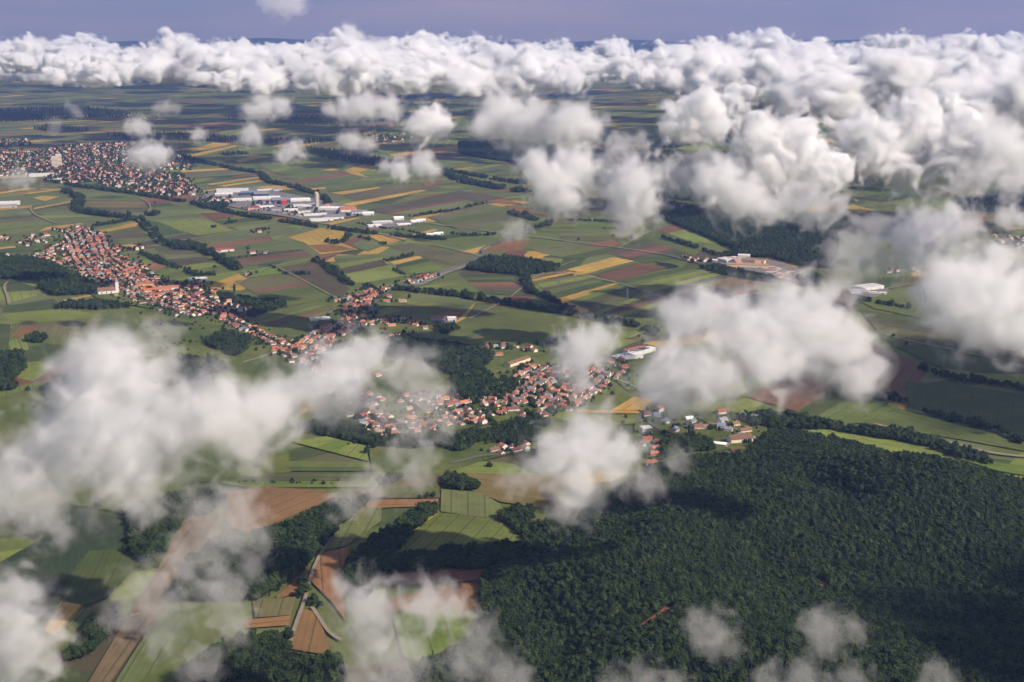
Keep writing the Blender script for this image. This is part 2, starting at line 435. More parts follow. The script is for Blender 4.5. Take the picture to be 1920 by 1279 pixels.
for f_ in [
    # west, around the long village
    ([(4, 590), (90, 581), (150, 583), (195, 592), (120, 602), (22, 606)], 'g4'),
    ([(22, 607), (120, 603), (190, 596), (175, 622), (110, 632), (25, 630)], 't'),
    ([(20, 632), (42, 611), (72, 612), (66, 632)], 'o'),
    ([(15, 640), (45, 632), (55, 655), (25, 665)], 'g4'),
    ([(-30, 605), (20, 608), (15, 662), (-30, 668)], 'g2'),
    ([(18, 683), (75, 677), (105, 690), (60, 715), (20, 705)], 'g4'),
    ([(-20, 738), (75, 715), (85, 730), (30, 755), (-20, 768)], 'g1'),
    ([(14, 530), (28, 527), (72, 540), (70, 544), (12, 548)], 'g2'),
    ([(12, 548), (72, 544), (68, 555), (18, 568)], 'g4'),
    ([(5, 575), (100, 560), (115, 575), (90, 581), (4, 587)], 'g2'),
    ([(118, 562), (172, 552), (178, 554), (120, 566)], 'y'),
    ([(-30, 366), (50, 352), (96, 356), (0, 368)], 'y g1 o'),
    ([(-40, 372), (60, 366), (84, 378), (-40, 386)], 'g1 g3'),
    ([(62, 371), (80, 367), (113, 368), (85, 377)], 'y'),
    ([(-40, 394), (60, 385), (58, 389), (-40, 398)], 'y'),
    ([(62, 388), (142, 372), (146, 388), (66, 402)], 'g3 y g2 t g1'),
    ([(152, 372), (264, 374), (282, 398), (158, 399)], 'g1 t g3 b g1 g2 d'),
    ([(-40, 400), (58, 396), (98, 420), (-40, 436)], 'g3 g1 d t g3 g1'),
    ([(-40, 438), (95, 422), (60, 440), (-40, 452)], 'g1 t'),
    ([(-20, 452), (55, 450), (90, 470), (-20, 478)], 'g1 g2'),
    ([(-20, 466), (30, 461), (32, 464), (-20, 470)], 'y'),
    ([(66, 404), (150, 404), (228, 409), (120, 422)], 'g4 g1 g3'),
    ([(268, 411), (370, 402), (390, 408), (300, 417)], 'g1 g3'),
    ([(275, 413), (300, 418), (345, 437), (305, 443)], 'g2'),
    ([(298, 417), (380, 408), (440, 433), (368, 442)], 'g4'),
    ([(372, 400), (442, 398), (450, 404), (400, 413)], 'b'),
    ([(395, 415), (470, 408), (545, 418), (456, 433)], 'g2 g1 g3'),
    ([(375, 445), (520, 420), (560, 428), (545, 438), (400, 458)], 'g3'),
    ([(382, 460), (505, 443), (515, 450), (405, 467)], 'b'),
    ([(405, 467), (515, 450), (575, 462), (450, 478)], 'g1 g3'),
    ([(430, 477), (560, 464), (590, 482), (455, 500)], 't g2 b t'),
    ([(182, 432), (255, 413), (275, 450), (200, 452)], 'g4 y g1 t d g1'),
    ([(285, 462), (350, 466), (400, 490), (330, 500)], 'g2 t g3 d'),
    ([(240, 485), (268, 478), (300, 498), (262, 512)], 'g1 g5 o'),
    ([(265, 508), (310, 495), (345, 512), (290, 530)], 'o g1 g5 g1'),
    ([(540, 446), (600, 428), (630, 428), (655, 436), (657, 445), (640, 456), (672, 468), (600, 478), (570, 455)], 'y'),
    ([(578, 460), (620, 458), (668, 468), (600, 474)], 'o'),
    ([(690, 443), (705, 440), (770, 447), (722, 459)], 'y'),
    ([(656, 460), (690, 446), (722, 460), (690, 472)], 'g3'),
    ([(625, 480), (712, 476), (722, 487), (634, 505)], 'g3 g1 g4'),
    ([(634, 505), (716, 487), (728, 497), (648, 514)], 'd'),
    ([(648, 514), (729, 498), (758, 517), (700, 528), (665, 532), (655, 522)], 'g4'),
    ([(730, 492), (785, 480), (793, 484), (740, 497)], 'y'),
    ([(740, 498), (800, 485), (815, 494), (758, 506)], 'g2 g1'),
    ([(760, 508), (815, 494), (836, 506), (775, 515)], 'g5'),
    ([(722, 461), (770, 457), (885, 476), (888, 488), (850, 498), (793, 482)], 't'),
    ([(820, 468), (900, 458), (922, 462), (890, 476)], 'g1 g3 y'),
    ([(770, 450), (850, 440), (960, 448), (830, 462)], 'g2 g1'),
    ([(518, 497), (587, 485), (592, 490), (525, 501)], 'g5'),
    ([(525, 501), (592, 490), (655, 542), (640, 560)], 'd'),
    ([(448, 508), (513, 499), (541, 511), (470, 521)], 'g5'),
    ([(440, 528), (541, 511), (578, 528), (470, 546)], 't'),
    ([(468, 546), (578, 528), (586, 533), (480, 551)], 'b'),
    ([(480, 551), (586, 533), (628, 557), (540, 576)], 'g1'),
    ([(420, 578), (470, 563), (505, 568), (470, 594), (445, 597)], 'd'),
    ([(488, 600), (545, 576), (640, 558), (600, 590), (500, 612)], 'g1'),
    ([(492, 602), (600, 572), (620, 578), (506, 612)], 'g4 g1 d b'),
    ([(540, 592), (640, 568), (645, 574), (580, 600)], 'g1 b g4'),
    ([(730, 547), (830, 556), (892, 567), (845, 592), (715, 572)], 'g3'),
    ([(735, 549), (892, 566), (850, 592), (712, 572)], 'g3 g1 g3 g4 t g1'),
    ([(812, 594), (840, 583), (872, 589), (838, 602)], 'o'),
    ([(720, 595), (800, 600), (825, 612), (740, 612)], 'g4 g1'),
    ([(893, 567), (1070, 592), (1120, 604), (1030, 625), (900, 648), (828, 620), (872, 598)], 'g1'),
    ([(985, 486), (1070, 467), (1076, 469), (996, 487)], 'y'),
    ([(1062, 506), (1150, 483), (1190, 490), (1095, 513)], 'y'),
    ([(995, 521), (1060, 507), (1080, 512), (1000, 528)], 'o y'),
    ([(1047, 560), (1155, 531), (1161, 533), (1056, 563)], 'y'),
    ([(1118, 518), (1200, 493), (1252, 502), (1155, 527)], 'b'),
    ([(1100, 514), (1195, 490), (1205, 493), (1118, 518)], 'g3 g2'),
    ([(1155, 528), (1300, 499), (1342, 510), (1200, 546)], 'g2 g1 g4 g3'),
    ([(1200, 546), (1345, 511), (1402, 520), (1265, 557)], 'g4 d g1 g4'),
    ([(1250, 560), (1372, 522), (1440, 530), (1310, 572)], 'b t b g2 b'),
    ([(1065, 565), (1160, 535), (1210, 545), (1115, 588)], 'g1 g2 d g3'),
    ([(1110, 588), (1210, 552), (1250, 560), (1150, 596)], 'g4 d b'),
    ([(1128, 597), (1250, 562), (1262, 590), (1195, 611)], 'g4 g3 g1'),
    ([(1000, 529), (1100, 514), (1152, 529), (1046, 560)], 't g4 d g1 g2'),
    ([(862, 516), (990, 512), (1010, 556), (885, 552)], 'g2 g3 g2 o b d g2'),
    ([(770, 540), (862, 516), (900, 548), (800, 547)], 'g1 g4 g1'),
    ([(1036, 421), (1150, 420), (1162, 426), (1030, 427)], 'g5'),
    ([(1010, 430), (1150, 431), (1160, 437), (1016, 435)], 'g5'),
    ([(1050, 437), (1200, 436), (1180, 452), (1050, 452)], 'g3 t g1'),
    ([(985, 465), (1090, 452), (1180, 466), (1070, 490)], 'g3 g1 g2'),
    ([(1200, 420), (1240, 408), (1268, 420), (1240, 432), (1216, 432)], 'g3'),
    ([(1230, 432), (1266, 421), (1292, 430), (1246, 438)], 'b'),
    ([(1250, 438), (1292, 430), (1330, 445), (1352, 458), (1300, 456)], 'g4'),
    ([(1100, 456), (1150, 451), (1182, 462), (1120, 467)], 'b'),
    ([(1120, 470), (1210, 448), (1300, 480), (1210, 494)], 'g2 d b d g2'),
    # north of the trading estate
    ([(824, 305), (910, 297), (920, 299), (830, 308)], 'y'),
    ([(643, 320), (658, 317), (692, 334), (680, 337)], 'y'),
    ([(620, 362), (710, 351), (716, 355), (640, 366)], 'y'),
    ([(640, 366), (760, 345), (832, 352), (682, 384)], 't'),
    ([(640, 384), (790, 356), (802, 358), (660, 387)], 'y'),
    ([(788, 342), (820, 337), (834, 344), (800, 350)], 'o'),
    ([(885, 373), (920, 368), (992, 385), (940, 382)], 'o'),
    ([(948, 385), (1020, 398), (1032, 405), (960, 396)], 'o'),
    ([(690, 394), (860, 358), (950, 372), (868, 384), (725, 402)], 'd'),
    ([(722, 400), (865, 374), (905, 384), (780, 407)], 'b g3 g3'),
    ([(800, 408), (910, 382), (1040, 412), (880, 440)], 't g3 g1 t g3 g1'),
    ([(565, 413), (610, 403), (642, 405), (582, 415)], 'y'),
    ([(600, 421), (670, 408), (676, 410), (625, 422)], 'y'),
    ([(668, 431), (740, 421), (756, 423), (690, 434)], 'o'),
    ([(770, 441), (815, 430), (822, 432), (786, 443)], 'y'),
    ([(700, 434), (760, 424), (815, 430), (770, 441)], 'g1 g3'),
    ([(620, 424), (678, 411), (740, 419), (668, 430)], 'g3 g1'),
    ([(385, 346), (490, 331), (506, 339), (420, 351)], 'y g3 y'),
    ([(375, 359), (420, 352), (406, 357), (378, 361)], 'y'),
    ([(463, 359), (520, 350), (572, 352), (545, 357), (490, 361)], 'y'),
    ([(500, 360), (580, 353), (612, 370), (590, 382), (520, 368)], 'g2'),
    ([(555, 349), (590, 340), (632, 343), (600, 347)], 't'),
    ([(610, 352), (700, 340), (712, 350), (618, 361)], 'g3 g1'),
    ([(500, 345), (630, 320), (690, 334), (590, 350)], 'g1 b g3'),
    ([(352, 283), (400, 268), (434, 270), (398, 281), (368, 286)], 'y'),
    ([(340, 290), (430, 272), (500, 280), (420, 308)], 'g3 y g1 g4 g3'),
    ([(440, 302), (470, 295), (486, 297), (450, 306)], 'y'),
    ([(330, 312), (420, 308), (490, 326), (350, 335)], 'g1 g3 y t g3'),
    ([(480, 310), (560, 298), (640, 312), (530, 330)], 'g3 g1 g4 g1'),
    ([(178, 243), (232, 243), (206, 250)], 'o'),
    ([(150, 272), (200, 267), (246, 265), (190, 273)], 'o'),
    ([(500, 258), (550, 250), (560, 253), (520, 262)], 'y'),
    ([(400, 250), (440, 243), (470, 248), (430, 256)], 'g4'),
    ([(700, 282), (850, 262), (990, 300), (830, 320)], 'g4 g3 y g1 b g3 g1'),
    ([(640, 240), (760, 226), (740, 234), (650, 247)], 'b'),
    ([(680, 250), (704, 244), (706, 247), (684, 254)], 'y'),
    # the east
    ([(1265, 278), (1340, 265), (1338, 276), (1290, 285)], 'g4'),
    ([(1545, 385), (1640, 365), (1780, 372), (1640, 390)], 'g1 g3'),
    ([(1580, 390), (1600, 385), (1640, 395), (1610, 400)], 'y'),
    ([(1680, 355), (1790, 335), (1900, 335), (1790, 370)], 'g2 t'),
    ([(1600, 372), (1690, 360), (1800, 370), (1700, 390)], 'g2 g1'),
    ([(1540, 455), (1615, 450), (1620, 468), (1560, 472)], 'g1'),
    ([(1600, 560), (1700, 540), (1960, 600), (1940, 640), (1640, 580)], 'g1'),
    ([(1610, 580), (1940, 640), (1960, 690), (1660, 640)], 'g2 d t g2'),
    ([(1660, 642), (1960, 700), (1960, 728), (1765, 692)], 'g2'),
    ([(1765, 692), (1850, 702), (1960, 705), (1960, 725), (1830, 716)], 'g4'),
    ([(1640, 650), (1740, 690), (1700, 760), (1580, 715)], 'b'),
    ([(1700, 772), (1695, 715), (1830, 728), (1960, 748), (1960, 830), (1880, 806), (1790, 790)], 'g2'),
    ([(1590, 792), (1690, 770), (1880, 822), (1960, 855), (1800, 826)], 'g1'),
    ([(1480, 786), (1565, 728), (1690, 767), (1590, 800)], 'g2 g1'),
    ([(1402, 746), (1482, 702), (1568, 726), (1495, 774)], 'b'),
    ([(1330, 755), (1440, 700), (1480, 702), (1402, 746)], 'g1'),
    ([(1508, 812), (1548, 800), (1700, 832), (1790, 866), (1680, 852)], 'g4'),
    ([(1690, 846), (1722, 830), (1776, 851), (1750, 862)], 'g4'),
    ([(1790, 860), (1860, 868), (1960, 880), (1960, 900), (1870, 885)], 'g5'),
    ([(1075, 766), (1132, 724), (1190, 745), (1146, 771)], 'g1'),
    ([(1146, 771), (1190, 745), (1226, 752), (1206, 771)], 'y'),
    ([(1080, 770), (1196, 772), (1202, 778), (1085, 776)], 'y'),
    ([(1085, 781), (1202, 779), (1190, 796), (1110, 802)], 'g4'),
    ([(1150, 712), (1195, 690), (1220, 720), (1180, 735)], 'g5'),
    ([(1010, 645), (1060, 632), (1075, 645), (1030, 655)], 'g5'),
    # lawns and waste ground of the new houses
    ([(1343, 822), (1388, 812), (1374, 838), (1338, 838)], 'g5'),
    ([(1398, 800), (1432, 801), (1426, 816), (1400, 816)], 'g5'),
    ([(1254, 806), (1266, 796), (1296, 806), (1286, 813)], 'o'),
    ([(1300, 790), (1326, 785), (1330, 796), (1306, 798)], 'g4'),
    ([(1302, 786), (1328, 790), (1322, 797), (1305, 793)], 'o'),
    ([(1368, 838), (1388, 834), (1394, 842), (1370, 848)], 'o'),
    ([(1290, 815), (1305, 800), (1345, 805), (1340, 822)], 'm'),
    # the near valley
    ([(545, 830), (610, 820), (686, 838), (692, 868), (540, 866)], 'g4 g5 g4'),
    ([(530, 867), (692, 869), (697, 886), (500, 886)], 'g1 g2'),
    ([(360, 887), (695, 888), (702, 903), (345, 906)], 'g2 t g2'),
    ([(400, 906), (702, 904), (704, 916), (470, 917)], 'g1'),
    ([(385, 930), (470, 918), (500, 916), (600, 921), (637, 933), (560, 966), (475, 1002), (440, 996), (420, 976), (430, 942)], 'o'),
    ([(352, 962), (424, 972), (370, 1042), (320, 1117), (196, 1300), (155, 1300), (215, 1200), (290, 1080)], 'n'),
    ([(125, 948), (185, 967), (190, 1035), (145, 1062), (120, 1122), (-40, 1098), (-40, 1080), (75, 1015)], 'e'),  # cloud shade put into the crop colour here and on the neighbouring plots
    ([(186, 967), (240, 975), (236, 1032), (190, 1035)], 'e'),
    ([(168, 1036), (236, 1032), (262, 1060), (205, 1122), (150, 1142), (110, 1128), (145, 1062)], 'g2'),
    ([(-40, 960), (60, 960), (115, 950), (70, 1015), (-40, 1075)], 'e d e'),
    ([(115, 1131), (156, 1138), (105, 1197), (83, 1186)], 'y'),
    ([(157, 1140), (179, 1145), (105, 1228), (98, 1212)], 'g3'),
    ([(280, 1180), (330, 1140), (360, 1200), (240, 1300), (205, 1300)], 'g3'),
    ([(608, 1036), (654, 958), (716, 952), (714, 980), (650, 1026)], 'g3'),
    ([(680, 940), (822, 938), (822, 951), (690, 956)], 'o'),
    ([(722, 912), (822, 908), (826, 936), (690, 938)], 't g1 t'),
    ([(720, 895), (840, 890), (830, 908), (715, 911)], 't'),
    ([(828, 920), (900, 925), (942, 950), (932, 976), (826, 962)], 'g3'),
    ([(824, 964), (870, 968), (932, 977), (982, 1004), (986, 1022), (860, 1031), (722, 1050), (780, 995)], 'g1'),
    ([(762, 994), (822, 956), (824, 964), (772, 1002)], 'y'),
    ([(850, 880), (890, 866), (960, 872), (1000, 893), (860, 892)], 'g4'),
    ([(830, 902), (860, 889), (1000, 893), (1145, 914), (1130, 928), (1060, 962), (940, 944), (870, 916)], 'k'),
    ([(905, 826), (940, 819), (992, 829), (976, 841), (930, 833)], 'y'),
    ([(712, 1082), (860, 1066), (905, 1072), (898, 1092), (800, 1098), (704, 1100)], 'b'),
    ([(604, 1040), (657, 1027), (640, 1075), (650, 1170), (620, 1130), (582, 1092)], 'o'),
    ([(518, 1122), (581, 1064), (572, 1112), (520, 1126)], 'o'),
    ([(474, 1131), (556, 1121), (546, 1157), (478, 1162)], 't'),
    ([(458, 1166), (546, 1158), (541, 1176), (460, 1182)], 'o'),
    ([(560, 1144), (592, 1150), (622, 1222), (600, 1230), (540, 1220)], 'o'),
    ([(735, 1150), (850, 1145), (875, 1185), (800, 1250), (755, 1235)], 'g5'),
]:
    field(*f_)

# meadows and gardens
def patch(name, pts, mat, kind='structure'):
    FZ[0] += 0.012
    W = wp(pts)
    ar = sum(W[i][0] * W[(i + 1) % len(W)][1] - W[(i + 1) % len(W)][0] * W[i][1] for i in range(len(W)))
    if ar < 0: W = W[::-1]
    return tag(mesh_obj(name, [(*p, FZ[0]) for p in W], [list(range(len(W)))], mat), kind=kind)

for pts in [
    [(200, 592), (330, 572), (420, 600), (500, 640), (560, 690), (560, 800), (420, 760), (280, 720), (160, 650)],
    [(-40, 760), (90, 720), (170, 700), (300, 720), (560, 800), (540, 826), (545, 888), (350, 905), (360, 925), (240, 965), (125, 948), (-40, 960)],
    [(600, 780), (760, 830), (900, 820), (1010, 775), (1085, 800), (1060, 830), (900, 868), (840, 890), (700, 900), (690, 836), (610, 818)],
    [(1190, 790), (1260, 770), (1380, 775), (1440, 800), (1430, 830), (1340, 850), (1240, 870), (1190, 850)],
    [(740, 620), (830, 622), (905, 650), (1000, 640), (1140, 690), (1070, 770), (1000, 780), (760, 830), (600, 790), (640, 700)],
    [(60, 470), (150, 430), (200, 460), (260, 500), (330, 545), (480, 610), (600, 650), (620, 700), (500, 660), (330, 590), (180, 560)],
    [(560, 640), (640, 560), (720, 540), (800, 515), (830, 520), (720, 570), (700, 600), (800, 612), (740, 630), (640, 650)],
    [(1130, 690), (1190, 655), (1235, 660), (1220, 690), (1160, 712)],
]:
    patch('meadow', pts, M_MEADOW)
patch('yard', [(355, 378), (420, 352), (480, 352), (560, 368), (650, 386), (700, 402), (640, 410), (560, 412), (480, 398), (430, 388)], M_YARD)
patch('yard', [(680, 428), (740, 414), (792, 416), (770, 424), (700, 431)], M_YARD)
patch('yard', [(1345, 494), (1395, 484), (1450, 490), (1520, 512), (1490, 530), (1440, 516), (1380, 505)], M_YARD)
patch('yard', [(-40, 390), (20, 378), (36, 384), (-20, 394)], M_YARD)
patch('yard', [(1590, 552), (1640, 538), (1672, 546), (1640, 560)], M_YARD)
patch('yard', [(810, 604), (836, 592), (860, 600), (838, 608)], M_YARD)
patch('yard', [(770, 535), (810, 515), (880, 492), (892, 496), (840, 514), (790, 537)], M_YARD)

# ------------------------------------------------------------------ roads
RZ = [3.0]
def ribbon(name, pts, width, mat, z=None):
    P = [np.array(p) for p in wp(pts)]
    # smooth the survey points
    for _ in range(2):
        Q = [P[0]]
        for a, b in zip(P[:-1], P[1:]):
            Q += [a * 0.75 + b * 0.25, a * 0.25 + b * 0.75]
        Q.append(P[-1]); P = Q
    RZ[0] += 0.012
    V, F = [], []
    for i, p in enumerate(P):
        t = P[min(i + 1, len(P) - 1)] - P[max(i - 1, 0)]
        t = t / max(1e-6, np.hypot(*t)); n = np.array([-t[1], t[0]]) * width / 2
        V += [(*(p + n), RZ[0]), (*(p - n), RZ[0])]
        if i: F.append((2 * i - 2, 2 * i - 1, 2 * i + 1, 2 * i))
    return tag(mesh_obj(name, V, F, mat), kind='structure')

for name, w, mat, pts in [
    ('road', 8, M_ASPHALT, [(560, 668), (600, 640), (645, 612), (690, 600), (697, 580), (706, 562), (725, 548), (760, 536), (800, 521), (850, 505), (885, 492), (902, 482), (908, 476), (900, 470), (915, 462), (960, 446), (1010, 430)]),
    ('road', 8, M_ASPHALT, [(158, 432), (164, 452), (167, 470), (180, 490), (215, 515), (255, 535), (310, 556), (350, 572), (400, 590), (440, 606), (480, 626), (520, 646), (560, 668), (610, 700)]),
    ('track', 4, M_TRACK, [(540, 1222), (556, 1170), (572, 1130), (582, 1085), (600, 1042), (625, 1003), (655, 962), (690, 930), (712, 908), (722, 892)]),
    ('track', 4, M_TRACK, [(585, 1142), (600, 1165), (618, 1192), (640, 1205)]),
    ('track', 4, M_TRACK, [(175, 1205), (200, 1180), (225, 1166), (262, 1155)]),
    ('road', 8, M_TRACK, [(930, 760), (950, 744), (985, 718), (1040, 690), (1080, 672)]),
    ('road', 8, M_TRACK, [(1035, 768), (1060, 750), (1095, 728), (1140, 698)]),
    ('road', 6, M_ASPHALT, [(870, 748), (930, 752), (990, 752), (1035, 766)]),
    ('road', 6, M_ASPHALT, [(640, 745), (680, 765), (705, 792), (728, 815), (742, 830)]),
    ('road', 6, M_ASPHALT, [(705, 792), (760, 800), (830, 795), (880, 782), (940, 772)]),
    ('road', 6, M_TRACK, [(456, 682), (490, 672), (515, 662), (560, 668)]),
    ('track', 5, M_TRACK, [(758, 455), (800, 458), (840, 466), (880, 476), (902, 482)]),
    ('track', 3, M_TRACK, [(512, 498), (540, 512), (570, 528), (610, 550), (650, 570), (660, 580), (648, 592), (655, 602)]),
    ('track', 5, M_TRACK, [(1160, 466), (1190, 450), (1222, 434)]),
    ('track', 5, M_TRACK, [(1660, 630), (1720, 645), (1780, 656), (1920, 690)]),
    ('road', 7, M_TRACK, [(1640, 798), (1700, 812), (1760, 828), (1830, 846), (1880, 856), (1960, 862)]),
    ('road', 6, M_ASPHALT, [(845, 872), (870, 866), (900, 858), (935, 856), (960, 850)]),
    ('track', 4, M_TRACK, [(262, 372), (278, 380), (284, 392), (274, 402), (262, 408)]),
    ('track', 5, M_TRACK, [(60, 386), (56, 394), (66, 405), (95, 416), (105, 420)]),
    ('track', 5, M_TRACK, [(255, 408), (275, 430), (300, 458)]),
    ('road', 6, M_TRACK, [(215, 470), (262, 466), (310, 460)]),
    ('track', 5, M_TRACK, [(15, 530), (6, 540), (14, 556), (16, 572)]),
    ('road', 5, M_ASPHALT, [(1196, 790), (1206, 776), (1228, 755), (1250, 735)]),
    ('road', 5, M_ASPHALT, [(1205, 780), (1250, 790), (1275, 800), (1298, 806), (1288, 815)]),
    ('road', 5, M_ASPHALT, [(1210, 790), (1235, 808), (1255, 822)]),
    ('road', 5, M_TRACK, [(1360, 842), (1376, 826), (1392, 812), (1375, 806), (1330, 796), (1290, 796)]),
    ('track', 5, M_TRACK, [(1000, 518), (1060, 512), (1110, 522), (1170, 535), (1220, 552), (1250, 560)]),
    ('track', 5, M_TRACK, [(1180, 636), (1215, 622), (1260, 605)]),
    ('road', 6, M_TRACK, [(1160, 715), (1190, 728), (1215, 740)]),
    ('road', 6, M_TRACK, [(1640, 548), (1680, 540), (1720, 532)]),
    ('track', 4, M_TRACK, [(825, 628), (838, 612), (845, 604)]),
    ('road', 7, M_TRACK, [(792, 418), (830, 424), (870, 428), (920, 436), (960, 441), (1010, 446), (1080, 456), (1160, 466), (1240, 478)]),
    ('road', 7, M_TRACK, [(380, 376), (430, 394), (520, 404), (600, 420), (700, 436), (760, 452)]),
    ('track', 4, M_TRACK, [(300, 458), (370, 448), (450, 436), (540, 414)]),
    ('track', 4, M_TRACK, [(435, 540), (470, 521), (510, 500), (600, 486), (660, 470)]),
    ('track', 4, M_TRACK, [(600, 600), (640, 575), (720, 540)]),
    ('track', 4, M_TRACK, [(880, 600), (960, 560), (1000, 520), (1080, 490)]),
    ('road', 8, M_ASPHALT, [(1240, 478), (1290, 490), (1345, 503), (1440, 520), (1500, 532)]),
]:
    ribbon(name, pts, w, mat)
# ------------------------------------------------------------------ trees
def leaf_mat(name, c1, c2, c3):
    m, nt, b = node_mat(name)
    oi = nd(nt, 'ShaderNodeObjectInfo')
    geo = nd(nt, 'ShaderNodeNewGeometry')
    tc = nd(nt, 'ShaderNodeTexCoord')
    c = ramp(nt, oi.outputs['Random'], [(0.0, c1), (0.55, c2), (1.0, c3)])
    n = tex_noise(nt, tc.outputs['Object'], 0.9, 3, 0.6)
    c = mixcol(nt, 1.0, c, math_n(nt, 'MULTIPLY_ADD', n, 1.2, 0.4), 'MULTIPLY')
    # stands of different species over the wood
    n2 = tex_noise(nt, geo.outputs['Position'], 0.008, 4, 0.6)
    c = mixcol(nt, math_n(nt, 'MULTIPLY', math_n(nt, 'GREATER_THAN', n2, 0.56), 0.25), c, (0.022, 0.030, 0.014))
    nt.links.new(c, b.inputs['Base Color'])
    b.inputs['Roughness'].default_value = 0.7
    return m

M_CONIFER = leaf_mat('conifer_needles', (0.0040, 0.0105, 0.0068), (0.0070, 0.0165, 0.0095), (0.0140, 0.028, 0.013))
M_LEAF = leaf_mat('broad_leaves', (0.012, 0.024, 0.008), (0.021, 0.039, 0.011), (0.040, 0.060, 0.015))
M_BARK = plain('bark', (0.11, 0.08, 0.055), 0.3, 2.0)

def conifer_mesh(seed):
    """ragged spruce crown, 1 unit tall: whorls of drooping branch wedges around the stem"""
    rr = np.random.default_rng(seed)
    V, F = [], []
    z = 0.16
    k = 0
    while z < 0.97:
        r = 0.25 * (1 - z) ** 0.6 * rr.uniform(0.85, 1.15)
        n = 7 if z < 0.6 else 5
        ph = rr.uniform(0, 6.28)
        for i in range(n):
            a = ph + 6.283 * i / n + rr.uniform(-0.25, 0.25)
            q = r * rr.uniform(0.65, 1.25)
            w = 0.62 * rr.uniform(0.8, 1.2)
            tip = (q * math.cos(a), q * math.sin(a), z - 0.055 * rr.uniform(0.4, 1.4))
            l = (0.55 * q * math.cos(a - w), 0.55 * q * math.sin(a - w), z + 0.005)
            m_ = (0.55 * q * math.cos(a + w), 0.55 * q * math.sin(a + w), z + 0.005)
            top = (0, 0, z + 0.125)
            b0 = len(V); V += [tip, l, m_, top]
            F += [(b0 + 1, b0, b0 + 3), (b0, b0 + 2, b0 + 3), (b0, b0 + 1, b0 + 2)]
        z += 0.085 + 0.02 * rr.random(); k += 1
    return V, F

def ico(sub):
    import bmesh
    bm = bmesh.new(); bmesh.ops.create_icosphere(bm, subdivisions=sub, radius=1)
    V = np.array([v.co for v in bm.verts]); F = [tuple(v.index for v in f.verts) for f in bm.faces]
    bm.free()
    return V, F
ICO1, ICO2 = ico(1), ico(2)

def broad_mesh(seed, tall=1.0):
    """broad crown, 1 unit tall: a body of leaf clumps with an uneven outline plus loose sprays"""
    rr = np.random.default_rng(seed)
    V, F = [], []
    def blob(c, r, ic, jit):
        v = ic[0] * (1 + rr.uniform(-jit, jit, (len(ic[0]), 1))) * r + c
        b0 = len(V)
        V.extend(map(tuple, v)); F.extend(tuple(i + b0 for i in f) for f in ic[1])
    blob(np.array([0, 0, 0.56]), np.array([0.27, 0.27, 0.30]) * [1, 1, tall], ICO2, 0.24)
    for i in range(12):
        a, e = rr.uniform(0, 6.28), rr.uniform(-0.5, 1.3)
        d = np.array([math.cos(a) * math.cos(e), math.sin(a) * math.cos(e), math.sin(e)])
        blob(np.array([0, 0, 0.56]) + d * [0.27, 0.27, 0.32 * tall], rr.uniform(0.07, 0.15), ICO1, 0.3)
    for i in range(60):
        a, e = rr.uniform(0, 6.28), rr.uniform(-0.7, 1.5)
        d = np.array([math.cos(a) * math.cos(e), math.sin(a) * math.cos(e), math.sin(e)])
        c = np.array([0, 0, 0.56]) + d * [0.36, 0.36, 0.40 * tall] * rr.uniform(0.85, 1.12)
        p = c + rr.normal(0, 0.035, (3, 3))
        b0 = len(V); V.extend(map(tuple, p)); F.append((b0, b0 + 1, b0 + 2))
    return V, F

def trunk_mesh(rad=0.018, top=0.5, seed=0):
    V, F = [], []
    rr = np.random.default_rng(seed)
    n = 6
    for k, (z, r) in enumerate([(0, 1.5), (0.1, 1.0), (top, 0.6)]):
        V += [(rad * r * math.cos(6.283 * i / n), rad * r * math.sin(6.283 * i / n), z) for i in range(n)]
        if k:
            for i in range(n):
                j = (i + 1) % n
                F.append(((k - 1) * n + i, (k - 1) * n + j, k * n + j, k * n + i))
    return V, F

def raw_mesh(name, VF, mats, idx=None):
    me = bpy.data.meshes.new(name)
    me.from_pydata([tuple(map(float, v)) for v in VF[0]], [], [tuple(map(int, f)) for f in VF[1]])
    for m in mats: me.materials.append(m)
    if idx is not None: me.polygons.foreach_set('material_index', np.array(idx, np.int32))
    me.update()
    return me

CON = [raw_mesh('conifer_crown', conifer_mesh(s), [M_CONIFER]) for s in range(4)]
BRO = [raw_mesh('broad_crown', broad_mesh(s, t), [M_LEAF]) for s, t in ((21, 1.0), (22, 0.85), (23, 1.2), (24, 0.95))]
TRK = raw_mesh('tree_trunk', trunk_mesh(), [M_BARK])

def joined(crown, mat):
    V = [tuple(v.co) for v in crown.vertices]; F = [tuple(p.vertices) for p in crown.polygons]
    tv, tf = trunk_mesh()
    n = len(V); k = len(F)
    V += tv; F += [tuple(i + n for i in f) for f in tf]
    return raw_mesh('whole_tree', (V, F), [mat, M_BARK], [0] * k + [1] * len(tf))

def source(name, meshes, mat):
    c = bpy.data.collections.new(name)          # source shapes for the woods; never part of the scene itself
    for i, me in enumerate(meshes):
        c.objects.link(bpy.data.objects.new(f'{name}_{i}', joined(me, mat)))
    return c
SRC_CON = source('conifer_source', CON, M_CONIFER)
SRC_BRO = source('broadleaf_source', BRO, M_LEAF)
SRC_MIX = bpy.data.collections.new('mixed_source')
for s_ in (SRC_CON, SRC_BRO):
    for o_ in s_.objects: SRC_MIX.objects.link(o_)

